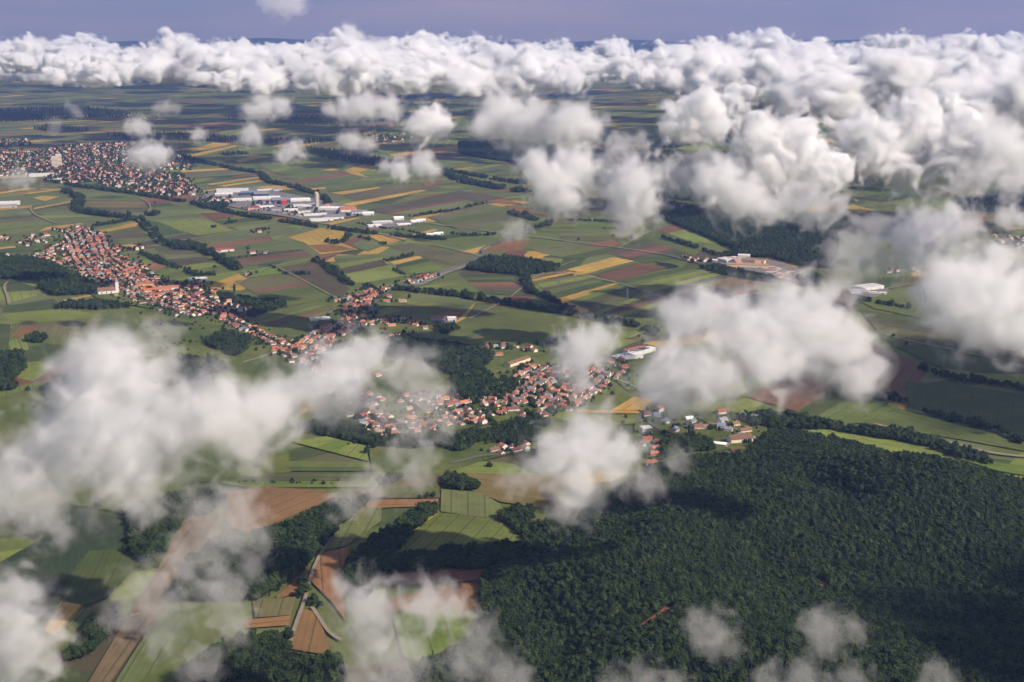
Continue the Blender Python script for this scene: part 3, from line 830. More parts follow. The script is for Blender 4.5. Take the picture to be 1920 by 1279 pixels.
def wood_nodes(src):
    ng = bpy.data.node_groups.new('wood_' + src.name, 'GeometryNodeTree')
    ng.interface.new_socket('Geometry', in_out='INPUT', socket_type='NodeSocketGeometry')
    ng.interface.new_socket('Geometry', in_out='OUTPUT', socket_type='NodeSocketGeometry')
    N, L = ng.nodes, ng.links
    gi, go = N.new('NodeGroupInput'), N.new('NodeGroupOutput')
    ci = N.new('GeometryNodeCollectionInfo')
    ci.inputs['Collection'].default_value = src
    ci.inputs['Separate Children'].default_value = True
    ci.inputs['Reset Children'].default_value = True
    ip = N.new('GeometryNodeInstanceOnPoints')
    ip.inputs['Pick Instance'].default_value = True
    a1 = N.new('GeometryNodeInputNamedAttribute'); a1.data_type = 'FLOAT_VECTOR'; a1.inputs[0].default_value = 'tree_size'
    a2 = N.new('GeometryNodeInputNamedAttribute'); a2.data_type = 'FLOAT_VECTOR'; a2.inputs[0].default_value = 'tree_turn'
    a3 = N.new('GeometryNodeInputNamedAttribute'); a3.data_type = 'INT'; a3.inputs[0].default_value = 'tree_kind'
    L.new(gi.outputs[0], ip.inputs['Points']); L.new(ci.outputs[0], ip.inputs['Instance'])
    L.new(a3.outputs['Attribute'], ip.inputs['Instance Index'])
    L.new(a2.outputs['Attribute'], ip.inputs['Rotation']); L.new(a1.outputs['Attribute'], ip.inputs['Scale'])
    L.new(ip.outputs[0], go.inputs[0])
    return ng
NG = {k: wood_nodes(s) for k, s in (('con', SRC_CON), ('bro', SRC_BRO), ('mix', SRC_MIX))}

def wood_object(name, P, S, kind, label, cat, seed=0):
    """P (n,3) stems, S heights -> one object whose trees grow from its points"""
    rr = np.random.default_rng(seed)
    me = bpy.data.meshes.new(name)
    me.vertices.add(len(P)); me.vertices.foreach_set('co', np.ascontiguousarray(P, np.float32).ravel())
    a = me.attributes.new('tree_size', 'FLOAT_VECTOR', 'POINT')
    wdt = S * rr.uniform(0.9, 1.25, len(S))
    a.data.foreach_set('vector', np.stack([wdt, wdt, S], 1).astype(np.float32).ravel())
    a = me.attributes.new('tree_turn', 'FLOAT_VECTOR', 'POINT')
    a.data.foreach_set('vector', np.stack([rr.uniform(-.06, .06, len(S)), rr.uniform(-.06, .06, len(S)), rr.uniform(0, 6.28, len(S))], 1).astype(np.float32).ravel())
    a = me.attributes.new('tree_kind', 'INT', 'POINT')
    K = rr.integers(0, 4, len(S))
    if kind == 'mix':
        K = np.where(rr.random(len(S)) < 0.86, K, K + 4)
    a.data.foreach_set('value', K.astype(np.int32))
    if kind == 'mix':
        wdt = np.where(K > 3, wdt * 0.72, wdt * 0.95)
        me.attributes['tree_size'].data.foreach_set('vector', np.stack([wdt, wdt, S], 1).astype(np.float32).ravel())
    o = bpy.data.objects.new(name, me)
    COL.objects.link(o)
    m = o.modifiers.new('trees', 'NODES')
    m.node_group = NG[kind]
    tag(o, label, cat, kind='stuff')
    return o

def scatter(poly, sp, seed, jit=0.42):
    rr = np.random.default_rng(seed)
    poly = np.asarray(poly)
    lo, hi = poly.min(0), poly.max(0)
    xs = np.arange(lo[0], hi[0], sp); ys = np.arange(lo[1], hi[1], sp * 0.87)
    X, Y = np.meshgrid(xs, ys)
    X = X + (np.arange(len(ys)) % 2)[:, None] * sp / 2
    P = np.stack([X.ravel(), Y.ravel()], 1) + rr.uniform(-jit, jit, (X.size, 2)) * sp
    return P[inside(poly, P)]

# relief under the big forest: a rise cut by gullies
BIG = np.array(wp([(938, 962), (1000, 975), (1060, 966), (1140, 930), (1215, 872), (1290, 852), (1340, 848), (1400, 845), (1432, 812), (1452, 800), (1530, 812), (1600, 824), (1690, 852), (1800, 867), (1880, 888), (2000, 905), (2100, 1420), (640, 1420), (655, 1290), (880, 1200), (905, 1150), (900, 1100), (905, 1068), (988, 1040), (984, 1003)], 9.0))
def relief(P):
    x, y = P[:, 0], P[:, 1]
    m = np.where(inside(BIG, P), edge_dist(BIG, P), 0)
    m = np.clip(m / 160, 0, 1); m = m * m * (3 - 2 * m)
    h = 24 + 15 * np.sin(x * 0.011 + 0.004 * y + 1.0) + 11 * np.sin(y * 0.0135 - 0.006 * x + 0.5)
    # gullies surveyed from the photograph
    for (a, b_, wd, dp) in GULLY:
        ab = b_ - a; t = np.clip(((P - a) @ ab) / (ab @ ab), 0, 1)
        d = np.hypot(*(P - (a + t[:, None] * ab)).T)
        h = h - dp * np.exp(-(d / wd) ** 2)
    return np.maximum(h * m, -0.4)
GULLY = [(at(990, 1140), at(1050, 1240), 26, 24), (at(1530, 925), at(1600, 960), 30, 26), (at(1640, 1090), at(1780, 1180), 34, 20), (at(1400, 1040), at(1460, 1090), 30, 12), (at(1180, 1010), at(1160, 1060), 24, 12)]
# forest floor
lo_, hi_ = BIG.min(0), BIG.max(0)
xs_ = np.linspace(lo_[0], hi_[0], 110); ys_ = np.linspace(lo_[1], hi_[1], 90)
GX, GY = np.meshgrid(xs_, ys_)
GP = np.stack([GX.ravel(), GY.ravel()], 1)
GZ = relief(GP) - 0.0 + np.where(inside(BIG, GP), 1.2, -1.5)
FV = np.column_stack([GP, GZ])
ii, jj = np.meshgrid(np.arange(109), np.arange(89))
q0 = (jj * 110 + ii).ravel()
tag(mesh_obj('terrain', FV, np.stack([q0, q0 + 1, q0 + 111, q0 + 110], 1), M_FLOOR), kind='structure')

def in_frame(P3, m=0):
    u = np.array([pix(p) for p in P3])
    return (u[:, 0] > -m) & (u[:, 0] < 1920 + m) & (u[:, 1] > -m) & (u[:, 1] < 1279 + m)

WOODS = [
    # polygon on the photograph, spacing, mean height, kind, name, label
    ([(650, 1060), (700, 1010), (740, 985), (790, 945), (826, 946), (780, 985), (732, 1047), (860, 1034), (985, 1022), (988, 1040), (905, 1066), (860, 1064), (720, 1078), (704, 1092), (690, 1130), (655, 1110)], 6.0, 14, 'bro', 'copse', 'belt of round dark broadleaf trees wrapping around the green field below the village'),
    ([(470, 1012), (560, 970), (640, 937), (660, 945), (692, 926), (640, 978), (600, 1028), (560, 1078), (520, 1108), (490, 1130), (440, 1130), (330, 1132), (322, 1120), (372, 1046), (424, 1000)], 5.6, 15, 'mix', 'copse', 'dark mixed wood left of the pale farm track, under the brown ploughed field'),
    ([(362, 918), (424, 930), (388, 960), (350, 962), (290, 1062), (264, 1057), (236, 1034), (243, 1000), (240, 965), (270, 940), (320, 925)], 5.6, 14, 'mix', 'copse', 'dark tapering wood between the grey-green fields and the tan strip'),
    ([(300, 1360), (340, 1260), (400, 1215), (460, 1186), (545, 1180), (541, 1222), (600, 1234), (640, 1228), (655, 1290), (640, 1420), (300, 1420)], 5.6, 11, 'mix', 'copse', 'dark wood along the bottom edge below the triangular tan field'),
    ([(150, 1200), (178, 1160), (215, 1148), (205, 1195), (150, 1245), (126, 1242)], 6.5, 12, 'bro', 'copse', 'small round copse beside the little yellow field at lower left'),
    ([(545, 800), (600, 780), (650, 790), (720, 828), (745, 822), (860, 815), (930, 800), (1000, 776), (1030, 786), (1000, 832), (960, 838), (905, 826), (860, 852), (820, 838), (760, 845), (700, 838), (600, 812)], 7.2, 11, 'bro', 'copse', 'belt of bushy trees along the lower edge of the near village'),
    ([(690, 640), (760, 634), (830, 638), (900, 652), (930, 662), (905, 690), (930, 718), (972, 712), (965, 740), (880, 758), (850, 742), (846, 705), (790, 672), (740, 668)], 7.4, 12, 'bro', 'copse', 'dense green wood between the two near villages, beneath the big pale green field'),
    ([(-60, 478), (60, 480), (100, 492), (140, 515), (178, 535), (182, 552), (100, 556), (74, 540), (76, 526), (30, 520), (-60, 528)], 9, 13, 'bro', 'wood', 'dark wood on the left beside the long red-roofed village'),
    ([(98, 578), (130, 562), (200, 562), (250, 574), (190, 582), (130, 580)], 9, 11, 'bro', 'copse', 'long clump of trees below the long village, above the bright strip field'),
    ([(280, 716), (330, 668), (400, 668), (425, 690), (360, 720), (300, 728)], 8, 12, 'bro', 'copse', 'dark copse between cloud puffs left of the village end'),
    ([(380, 640), (420, 618), (470, 630), (462, 660), (440, 672), (395, 650)], 8, 12, 'bro', 'copse', 'dark leafy clump just below the end of the long village'),
    ([(-60, 664), (40, 654), (48, 690), (20, 715), (40, 730), (-60, 742)], 8, 12, 'bro', 'copse', 'dark copse at the left edge beside the small light green field'),
    ([(75, 735), (110, 700), (130, 705), (120, 730), (85, 748)], 8, 10, 'bro', 'copse', 'small dark copse showing at the left rim of the biggest cloud'),
    ([(46, 632), (70, 622), (88, 632), (80, 645), (52, 643)], 8, 11, 'bro', 'copse', 'isolated oval clump in the olive field at left'),
    ([(872, 502), (900, 485), (950, 479), (1000, 487), (1052, 501), (1030, 511), (985, 518), (930, 513)], 8, 15, 'mix', 'wood', 'oval dark wood standing alone among the strip fields'),
    ([(1235, 372), (1330, 395), (1450, 415), (1570, 440), (1570, 505), (1500, 500), (1440, 482), (1345, 482), (1385, 472), (1335, 447), (1265, 418), (1240, 402)], 7.5, 14, 'mix', 'wood', 'large blue-green forest on the right behind the brickworks'),
    ([(860, 266), (950, 262), (1100, 280), (1250, 296), (1400, 296), (1520, 345), (1520, 395), (1235, 372), (1130, 335), (960, 302), (862, 287)], 12, 18, 'mix', 'wood', 'long dark blue forest under the ragged clouds, centre distance'),
    ([(570, 275), (640, 279), (722, 300), (700, 313), (600, 293)], 16, 18, 'con', 'wood', 'narrow dark blue wood beyond the fields north of the trading estate'),
    ([(1785, 376), (1960, 335), (1960, 402), (1810, 396)], 14, 18, 'con', 'wood', 'dark wood at the right edge under the cloud bank'),
    ([(1312, 498), (1340, 496), (1452, 522), (1450, 533), (1380, 520)], 8, 12, 'bro', 'copse', 'band of trees screening the brickworks from the strip fields'),
    ([(1496, 520), (1520, 508), (1545, 520), (1530, 542), (1500, 532)], 8, 13, 'bro', 'copse', 'clump of trees at the right end of the brickworks'),
    ([(1376, 776), (1420, 768), (1500, 776), (1600, 800), (1700, 806), (1770, 832), (1850, 858), (1860, 876), (1790, 856), (1720, 832), (1640, 818), (1560, 802), (1450, 798), (1400, 790)], 7.5, 12, 'bro', 'copse', 'winding line of bushy trees along the top of the big forest'),
    ([(830, 890), (870, 892), (900, 915), (880, 925), (835, 915)], 6, 12, 'bro', 'copse', 'small dark copse above the two-toned green field'),
    ([(935, 965), (960, 945), (1000, 950), (1010, 972), (985, 990), (950, 985)], 6.5, 12, 'bro', 'copse', 'loose pale trees at the corner where the green field meets the forest'),
    ([(700, 900), (740, 885), (760, 895), (745, 908), (712, 912)], 7, 9, 'bro', 'copse', 'bushes under the thin mist by the top of the farm track'),
    ([(-60, 205), (150, 197), (260, 214), (120, 224), (-60, 232)], 26, 22, 'con', 'wood', 'far blue forest at the left below the cloud bank'),
    ([(60, 240), (90, 232), (130, 236), (170, 246), (110, 250)], 18, 18, 'con', 'wood', 'small dark blue wood beyond the far town'),
    ([(200, 250), (340, 246), (520, 262), (640, 262), (560, 272), (330, 262), (240, 262)], 22, 18, 'con', 'wood', 'ribbon of dark blue woodland beyond the far town'),
    ([(420, 222), (640, 214), (760, 226), (640, 236), (500, 232)], 24, 20, 'con', 'wood', 'broad dark blue wood beneath the middle of the cloud bank'),
    ([(410, 288), (450, 283), (470, 288), (425, 294)], 14, 16, 'con', 'copse', 'tiny dark oblong wood among the far yellow strips'),
    ([(560, 282), (620, 282), (650, 292), (590, 292)], 16, 16, 'con', 'copse', 'dark wood beside the small cloud beyond the fields'),
    ([(400, 545), (430, 548), (470, 560), (540, 566), (534, 576), (500, 586), (474, 598), (462, 590), (500, 575), (450, 570), (410, 556)], 8, 11, 'bro', 'copse', 'curved belt of trees around the brown field beside the village'),
    ([(310, 455), (360, 450), (374, 460), (365, 470), (330, 468)], 9, 13, 'bro', 'copse', 'dark rounded copse beside the long hedge, above the long village'),
    ([(425, 488), (445, 492), (447, 505), (430, 505)], 9, 13, 'bro', 'copse', 'dark clump at the end of the diagonal hedge above the village'),
    ([(810, 612), (850, 604), (862, 616), (835, 630), (815, 622)], 8, 10, 'bro', 'copse', 'L-shaped clump beside the barn at the edge of the pale green field'),
    ([(370, 385), (400, 378), (430, 382), (425, 390), (390, 392)], 10, 13, 'bro', 'copse', 'dark grove at the left end of the trading estate'),
    ([(1196, 612), (1215, 616), (1240, 626), (1215, 630)], 8, 12, 'bro', 'copse', 'small clump at the right end of the long hedge line'),
    ([(1240, 830), (1300, 812), (1338, 826), (1336, 846), (1290, 850), (1240, 866)], 7, 12, 'bro', 'copse', 'dark trees between the red roofs and the new white houses'),
]
BIGTREES = []           # candidates to stand as trees of their own: (x, y, z, height, conifer?)
seed = 100
P = scatter(BIG, 4.5, 5)
# felled strips of reddish soil inside the forest
CUTS = [[(1198, 1198), (1220, 1182), (1246, 1164), (1256, 1156)], [(1408, 1072), (1440, 1078), (1470, 1070), (1500, 1068)], [(1540, 1058), (1548, 1075)]]
M_SOIL = plain('reddish_soil', (0.20, 0.085, 0.055), 0.3, 0.2)
for c_ in CUTS:
    W = [np.array(p) for p in wp(c_, 22)]
    cv, cf = [], []
    for i, p in enumerate(W):
        t_ = W[min(i + 1, len(W) - 1)] - W[max(i - 1, 0)]; t_ = t_ / np.hypot(*t_); n_ = np.array([-t_[1], t_[0]]) * 6
        for q in (p + n_, p - n_): cv.append((*q, relief(q[None])[0] + 2.2))
        if i: cf.append((2 * i - 2, 2 * i - 1, 2 * i + 1, 2 * i))
    tag(mesh_obj('path', cv, cf, M_SOIL), kind='structure')
    for a, b_ in zip(W[:-1], W[1:]):
        ab = b_ - a; tt = np.clip(((P - a) @ ab) / (ab @ ab), 0, 1)
        P = P[np.hypot(*(P - (a + tt[:, None] * ab)).T) > 7]
z = relief(P)
S = RNG.normal(9.4, 2.1, len(P)).clip(5, 16)
d = np.hypot(np.hypot(P[:, 0], P[:, 1]), ALT)
P3 = np.column_stack([P, z])
vis = in_frame(P3, 60)
P3, S, d = P3[vis], S[vis], d[vis]
inn = in_frame(P3, -4)
order = np.argsort(np.where(inn, d, 1e9))
pick = order[:190]
for i in pick: BIGTREES.append((*P3[i], S[i], 'forest'))
keep = np.ones(len(P3), bool); keep[pick] = False
wood_object('forest', P3[keep], S[keep], 'mix', 'dense dark green forest of pointed trees covering the lower right', 'forest', 3)
print('forest trees', keep.sum())
nall = 0
for pts, sp, hh, kd, nm, lab in WOODS:
    seed += 1
    # the outline was taken along the tree tops on its far side and along the ground on its near side
    y0_, y1_ = min(p[1] for p in pts), max(p[1] for p in pts)
    dist_ = np.hypot(*at(pts[0][0], y1_))
    up_ = min(0.75 * hh, 0.35 * (y1_ - y0_) * dist_ / FPX)
    W = np.array([at(x_, y_, up_ * (y1_ - y_) / (y1_ - y0_)) for x_, y_ in pts])
    P = scatter(W, sp, seed)
    S = np.random.default_rng(seed).normal(hh, hh * 0.17, len(P)).clip(hh * 0.55, hh * 1.5)
    P3 = np.column_stack([P, np.zeros(len(P))])
    vis = in_frame(P3, 60)
    P3, S = P3[vis], S[vis]
    if nm == 'copse' and pts[0][1] > 1350:
        dd = np.where(in_frame(P3, -4), np.hypot(P3[:, 0], P3[:, 1]), 1e9)
        o_ = np.argsort(dd)[:60]
        for i in o_: BIGTREES.append((*P3[i], S[i], 'bottom'))
        k_ = np.ones(len(P3), bool); k_[o_] = False; P3, S = P3[k_], S[k_]
    nall += len(P3)
    wood_object(nm, P3, S, kd, lab, 'wood' if nm == 'wood' else 'copse', seed)
print('wood trees', nall)

# trees of their own
proto = {}
def make_tree(kind, i):
    key = (kind, i)
    if key not in proto:
        e = empty('spruce_tree' if kind == 'con' else 'broadleaf_tree', (0, 0, 0))
        cr = bpy.data.objects.new('crown', CON[i] if kind == 'con' else BRO[i]); cr.parent = e; COL.objects.link(cr)
        tk = bpy.data.objects.new('trunk', TRK); tk.parent = e; COL.objects.link(tk)
        proto[key] = (e, [cr, tk])
        return e
    e0, ch = proto[key]
    e = e0.copy(); COL.objects.link(e)
    for c in ch:
        k = c.copy(); k.parent = e; COL.objects.link(k)
    return e
def place_tree(x, y, z, h, kind, label, group, rr):
    e = make_tree(kind, int(rr.integers(0, 4)))
    e.location = (x, y, z); e.rotation_euler = (0, 0, rr.uniform(0, 6.28))
    w = h * rr.uniform(1.05, 1.4); e.scale = (w, w, h)
    tag(e, label, 'tree', group)
    return e
rr = np.random.default_rng(77)
for x, y, z_, h, where in BIGTREES:
    if where == 'forest':
        rnd = rr.random() < 0.35
        place_tree(x, y, z_, h, 'bro' if rnd else 'con', 'dark green rounded tree packed among the lowest rows of the big forest' if rnd else 'dark green pointed tree packed among the lowest rows of the big forest', 'trees along the near edge of the big forest', rr)
    else:
        place_tree(x, y, z_, h, 'con', 'dark pointed tree in the wood below the triangular tan field', 'trees in the wood below the triangular tan field', rr)

LONE = [
    (566, 1102, 15, 'bro', 'round leafy tree at the fork of the farm track, on the upper side'),
    (575, 1115, 14, 'bro', 'leafy tree at the fork of the farm track, between its neighbours'),
    (562, 1122, 13, 'bro', 'leafy tree with a long shadow at the fork of the farm track'),
    (588, 1136, 14, 'bro', 'darkest leafy tree just below the fork of the farm track'),
    (600, 1142, 10, 'bro', 'small bush-like tree right of the fork of the farm track'),
    (918, 878, 10, 'bro', 'small tree alone in the yellow-green meadow below the near village'),
    (1388, 1, 0, '', ''),
    (440, 552, 20, 'bro', 'tall thin poplar rising from the tree belt by the brown field'),
    (465, 470, 13, 'bro', 'dark round tree alone in the green strip right of the copse'),
    (403, 505, 12, 'bro', 'single tree beside the diagonal hedge above the village'),
    (290, 383, 11, 'bro', 'small tree by the bend of the loop track beside the far town'),
    (430, 415, 12, 'bro', 'lone bush in the green field below the trading estate'),
    (635, 905, 7, 'bro', 'small bush on the terrace strip above the brown field, at its right end'),
    (590, 905, 6, 'bro', 'low bush on the terrace strip above the brown field, in the middle'),
    (548, 904, 6, 'bro', 'low bush on the terrace strip above the brown field, at its left end'),
    (480, 880, 10, 'bro', 'round tree at the rim of the large cloud above the terrace fields'),
    (700, 843, 12, 'bro', 'round tree at the right corner of the bright green meadow'),
    (688, 852, 12, 'bro', 'round tree on the right edge of the bright green meadow, the lower one'),
    (800, 935, 9, 'bro', 'bushy tree on the small tan strip left of the two-toned field'),
    (812, 934, 9, 'bro', 'bushy tree at the right end of the small tan strip'),
    (786, 938, 8, 'bro', 'bushy tree at the left end of the clump on the small tan strip'),
    (1020, 655, 12, 'bro', 'round tree near the red roofs below the big pale field'),
    (1008, 648, 11, 'bro', 'dark round tree just above the red roofs below the big pale field'),
    (1085, 452, 10, 'bro', 'lone dark tree beside the reddish field, centre distance'),
    (1150, 445, 10, 'bro', 'lone dark tree beside the field road, centre distance'),
    (1185, 447, 12, 'bro', 'dark tree next to the field road junction, centre distance'),
    (90, 745, 11, 'bro', 'dark round tree by the small copse at the left cloud rim'),
    (52, 735, 10, 'bro', 'dark bush on the meadow slope at the left edge'),
    (182, 955, 11, 'bro', 'round tree at the top of the grey-green field at lower left'),
    (280, 1052, 12, 'bro', 'pale rounded tree at the bottom tip of the tapering wood'),
    (1675, 633, 9, 'bro', 'lone tree beside the pale track on the right'),
    (1700, 648, 8, 'bro', 'small bush beside the pale track on the right'),
]
for px, py, h, kd, lab in LONE:
    if not kd: continue
    x, y = at(px, py)
    e = place_tree(x, y, 0, h, kd, lab, None, rr)
    if 'poplar' in lab: e.scale = (9, 9, 24)

# bushes on the meadows
rrb = np.random.default_rng(9)
def bush(px, py, h, where):
    x, y = at(px, py)
    place_tree(x, y, -0.8, h, 'bro', 'dark green bush dotted over ' + where, 'bushes on ' + where, rrb)
for (x0, x1, y0, y1, n, where) in [(255, 400, 590, 690, 46, 'the terraced meadows below the long village'), (250, 470, 575, 625, 20, 'the terraced meadows below the long village'), (640, 700, 800, 840, 8, 'the gardens above the bright meadow'), (1160, 1330, 790, 830, 22, 'the gardens of the new houses'), (40, 110, 745, 800, 6, 'the slope at the left edge'), (170, 240, 930, 970, 8, 'the meadow above the grey-green field'), (1190, 1250, 620, 650, 9, 'the ground beside the small track')]:
    for _ in range(n):
        bush(rrb.uniform(x0, x1), rrb.uniform(y0, y1), rrb.uniform(4, 9), where)

# hedgerows and tree lines
def hedge(pts, w, h, label, sp=5.0, kd='bro', name='hedgerow'):
    global seed
    seed += 1
    rr = np.random.default_rng(seed)
    W = wp(pts, 0.25 * h)
    P = []
    for a, b_ in zip(W[:-1], W[1:]):
        L = np.hypot(*(b_ - a)); n = max(2, int(L / sp * max(1, w / 6)))
        t = rr.random(n)
        nrm = np.array([-(b_ - a)[1], (b_ - a)[0]]) / L
        P.append(a + t[:, None] * (b_ - a) + nrm * rr.normal(0, w / 3, n)[:, None])
    P = np.concatenate(P)
    gap = noise1(P * 0.02 + seed)
    P = P[gap > -1.3]
    S = rr.normal(h, h * 0.34, len(P)).clip(h * 0.35, h * 1.9)
    wood_object(name, np.column_stack([P, np.full(len(P), -0.6)]), S, kd, label, 'hedgerow', seed)
def noise1(P):
    return np.sin(P[:, 0] * 1.7) + np.sin(P[:, 1] * 2.3 + 1.0)

for pts, w, h, lab in [
    ([(85, 338), (150, 350), (250, 363), (350, 379), (430, 399), (560, 420), (650, 432), (760, 444), (838, 449)], 16, 10, 'long straight dark tree line running below the far town and the trading estate'),
    ([(122, 358), (146, 370), (150, 380), (140, 392), (158, 399), (230, 407), (262, 404), (300, 402)], 22, 12, 'winding dark tree line in the loop field below the far town'),
    ([(250, 408), (275, 430), (296, 456)], 10, 8, 'tree line left of the straight field road above the long village'),
    ([(262, 408), (288, 430), (308, 456)], 10, 8, 'tree line right of the straight field road above the long village'),
    ([(172, 424), (215, 418), (255, 409)], 14, 9, 'dark hedge leading from the top of the long village to the field road'),
    ([(310, 458), (370, 462), (400, 480), (430, 495), (446, 505)], 20, 12, 'thick diagonal hedge right of the dark copse above the long village'),
    ([(266, 475), (300, 490), (330, 502), (365, 515), (410, 515)], 14, 9, 'hedge between the short strips beside the long village'),
    ([(590, 487), (620, 505), (640, 522), (660, 533), (700, 540)], 14, 10, 'tree line along the left edge of the light green square field'),
    ([(740, 543), (800, 547), (860, 554), (950, 570), (1060, 588), (1140, 603), (1200, 612)], 16, 11, 'long hedge along the top of the big pale green field'),
    ([(985, 516), (988, 532), (992, 546), (1030, 560), (1062, 578)], 14, 11, 'tree line hanging down from the oval wood'),
    ([(318, 283), (360, 300), (440, 318), (488, 325), (500, 340), (560, 354), (606, 368), (616, 384)], 16, 11, 'long winding stream-side tree line beyond the trading estate'),
    ([(768, 406), (850, 395), (912, 380)], 10, 8, 'thin dark hedge between grey-green strips right of the silo'),
    ([(830, 322), (870, 340), (930, 352), (990, 360)], 30, 13, 'thick lower dark tree belt left of the twin clouds'),
    ([(830, 318), (920, 335), (990, 346)], 16, 11, 'thin upper dark tree belt left of the twin clouds'),
    ([(1665, 745), (1740, 772), (1800, 790), (1880, 810), (1918, 832)], 13, 10, 'diagonal hedge through the dark green fields at the right edge'),
    ([(1720, 688), (1760, 702), (1790, 710), (1850, 716), (1935, 732)], 14, 10, 'upper hedge across the dark green fields at the right edge'),
    ([(1480, 690), (1530, 703), (1590, 722)], 10, 9, 'short hedge along the top of the brown field right of centre'),
    ([(1610, 562), (1660, 570), (1705, 578)], 12, 9, 'short hedge below the pale barn on the right'),
    ([(610, 452), (632, 457), (645, 452), (656, 440)], 12, 9, 'hooked hedge inside the large yellow field'),
    ([(672, 444), (700, 452), (722, 459)], 8, 8, 'hedge along the left side of the orange trapezoid field'),
    ([(395, 487), (440, 484), (560, 470)], 6, 5, 'thin hedge between the long strips above the brown village field'),
    ([(505, 498), (520, 506), (540, 515)], 7, 6, 'short hedge at the corner of the bright green pitch'),
    ([(548, 512), (580, 514)], 16, 8, 'oval thicket in the brown field above the cross village'),
    ([(722, 490), (745, 485), (775, 478)], 10, 8, 'small hedge over the little yellow strip in the centre'),
    ([(740, 507), (760, 516), (772, 514)], 8, 7, 'small hedge at the corner of the bright green plot in the centre'),
    ([(670, 418), (700, 426), (760, 432), (810, 445)], 6, 6, 'thin hedge below the white sheds right of the trading estate'),
    ([(1060, 412), (1130, 415), (1170, 418)], 10, 8, 'dark bushes above the bright green strips, centre distance'),
    ([(1240, 445), (1300, 462), (1345, 478)], 12, 9, 'hedge below the rounded hill field at the forest edge'),
    ([(960, 400), (1000, 412), (1030, 420), (990, 432)], 18, 12, 'dark clump line below the twin clouds'),
    ([(1230, 700), (1260, 692)], 10, 9, 'hedge under the right hand cloud'),
    ([(1010, 650), (1040, 640), (1075, 632)], 10, 8, 'loose hedge at the lower corner of the big pale green field'),
    ([(845, 437), (880, 442), (930, 440)], 12, 8, 'dark bushes beside the pale road bend, centre'),
    ([(395, 428), (420, 420), (445, 415)], 8, 7, 'row of trees in the green field under the trading estate'),
    ([(480, 434), (510, 428)], 10, 9, 'trees around the little farm below the trading estate'),
    ([(430, 905), (520, 906), (640, 908)], 4, 4, 'low hedge along the terrace fields above the brown field'),
]:
    hedge(pts, w, h, lab)
# ------------------------------------------------------------------ buildings
def roof_mat(name, col):
    m, nt, b = node_mat(name)
    geo = nd(nt, 'ShaderNodeNewGeometry')
    n = tex_noise(nt, geo.outputs['Position'], 0.35, 4, 0.65)
    oi = nd(nt, 'ShaderNodeObjectInfo')
    vary = math_n(nt, 'FRACT', math_n(nt, 'ADD', oi.outputs['Random'], geo.outputs['Random Per Island']))
    f = math_n(nt, 'MULTIPLY_ADD', n, 0.5, math_n(nt, 'MULTIPLY_ADD', vary, 0.55, 0.6))
    c = mixcol(nt, 1.0, col, f, 'MULTIPLY')
    nt.links.new(c, b.inputs['Base Color'])
    b.inputs['Roughness'].default_value = 0.75
    return m
ROOF = {
    'orange': roof_mat('orange_roof_tiles', (0.40, 0.145, 0.080)),
    'red': roof_mat('red_roof_tiles', (0.30, 0.092, 0.064)),
    'dark red': roof_mat('dark_red_roof_tiles', (0.17, 0.066, 0.056)),
    'brown': roof_mat('brown_roof_tiles', (0.20, 0.115, 0.080)),
    'grey': roof_mat('grey_roofing', (0.20, 0.20, 0.21)),
    'pale': roof_mat('pale_metal_roofing', (0.74, 0.72, 0.70)),
    'blue-grey': roof_mat('blue_grey_roofing', (0.17, 0.20, 0.26)),
    'rusty': roof_mat('rusty_roofing', (0.36, 0.22, 0.15)),
}
WALL = {
    'white': plain('white_render', (0.68, 0.65, 0.60), 0.12, 0.3),
    'cream': plain('cream_render', (0.72, 0.60, 0.42), 0.12, 0.3),
    'yellow': plain('yellow_render', (0.72, 0.55, 0.20), 0.12, 0.3),
    'grey': plain('grey_render', (0.45, 0.43, 0.41), 0.15, 0.3),
    'pinkish': plain('pink_render', (0.66, 0.42, 0.36), 0.12, 0.3),
}
M_PANE = plain('dark_panes', (0.05, 0.06, 0.07), 0.2, 0.5, 0.2)

def body_geo(w, d, h, rise):
    """walls with both gables, w along x (ridge direction), d deep"""
    x, y = w / 2, d / 2
    V = [(-x, -y, 0), (x, -y, 0), (x, y, 0), (-x, y, 0), (-x, -y, h), (x, -y, h), (x, y, h), (-x, y, h), (-x, 0, h + rise), (x, 0, h + rise)]
    F = [(0, 1, 5, 4), (2, 3, 7, 6), (1, 2, 6, 9, 5), (3, 0, 4, 8, 7), (0, 3, 2, 1)]
    return V, F
def roof_geo(w, d, h, rise, eave=0.5, th=0.25):
    x, y = w / 2 + eave, d / 2 + eave
    s = rise / (d / 2)
    e = h - s * eave
    V = []
    for t in (0.06, 0.06 + th):
        V += [(-x, -y, e + t), (x, -y, e + t), (x, 0, h + rise + t), (-x, 0, h + rise + t), (-x, y, e + t), (x, y, e + t)]
    F = [(6, 7, 8, 9), (9, 8, 11, 10), (0, 3, 2, 1), (3, 4, 5, 2), (0, 1, 7, 6), (5, 4, 10, 11), (1, 2, 8, 7), (2, 5, 11, 8), (3, 0, 6, 9), (4, 3, 9, 10)]
    return V, F
def hip_geo(w, d, h, rise, eave=0.5):
    x, y = w / 2 + eave, d / 2 + eave
    r = max(0.2, x - y)
    V = [(-x, -y, h + .06), (x, -y, h + .06), (x, y, h + .06), (-x, y, h + .06), (-r, 0, h + rise), (r, 0, h + rise)]
    F = [(0, 1, 5, 4), (2, 3, 4, 5), (1, 2, 5), (3, 0, 4), (0, 3, 2, 1)]
    return V, F
def box_geo(x0, x1, y0, y1, z0, z1):
    V = [(x, y, z) for z in (z0, z1) for y in (y0, y1) for x in (x0, x1)]
    F = [(0, 2, 3, 1), (4, 5, 7, 6), (0, 1, 5, 4), (2, 6, 7, 3), (0, 4, 6, 2), (1, 3, 7, 5)]
    return V, F
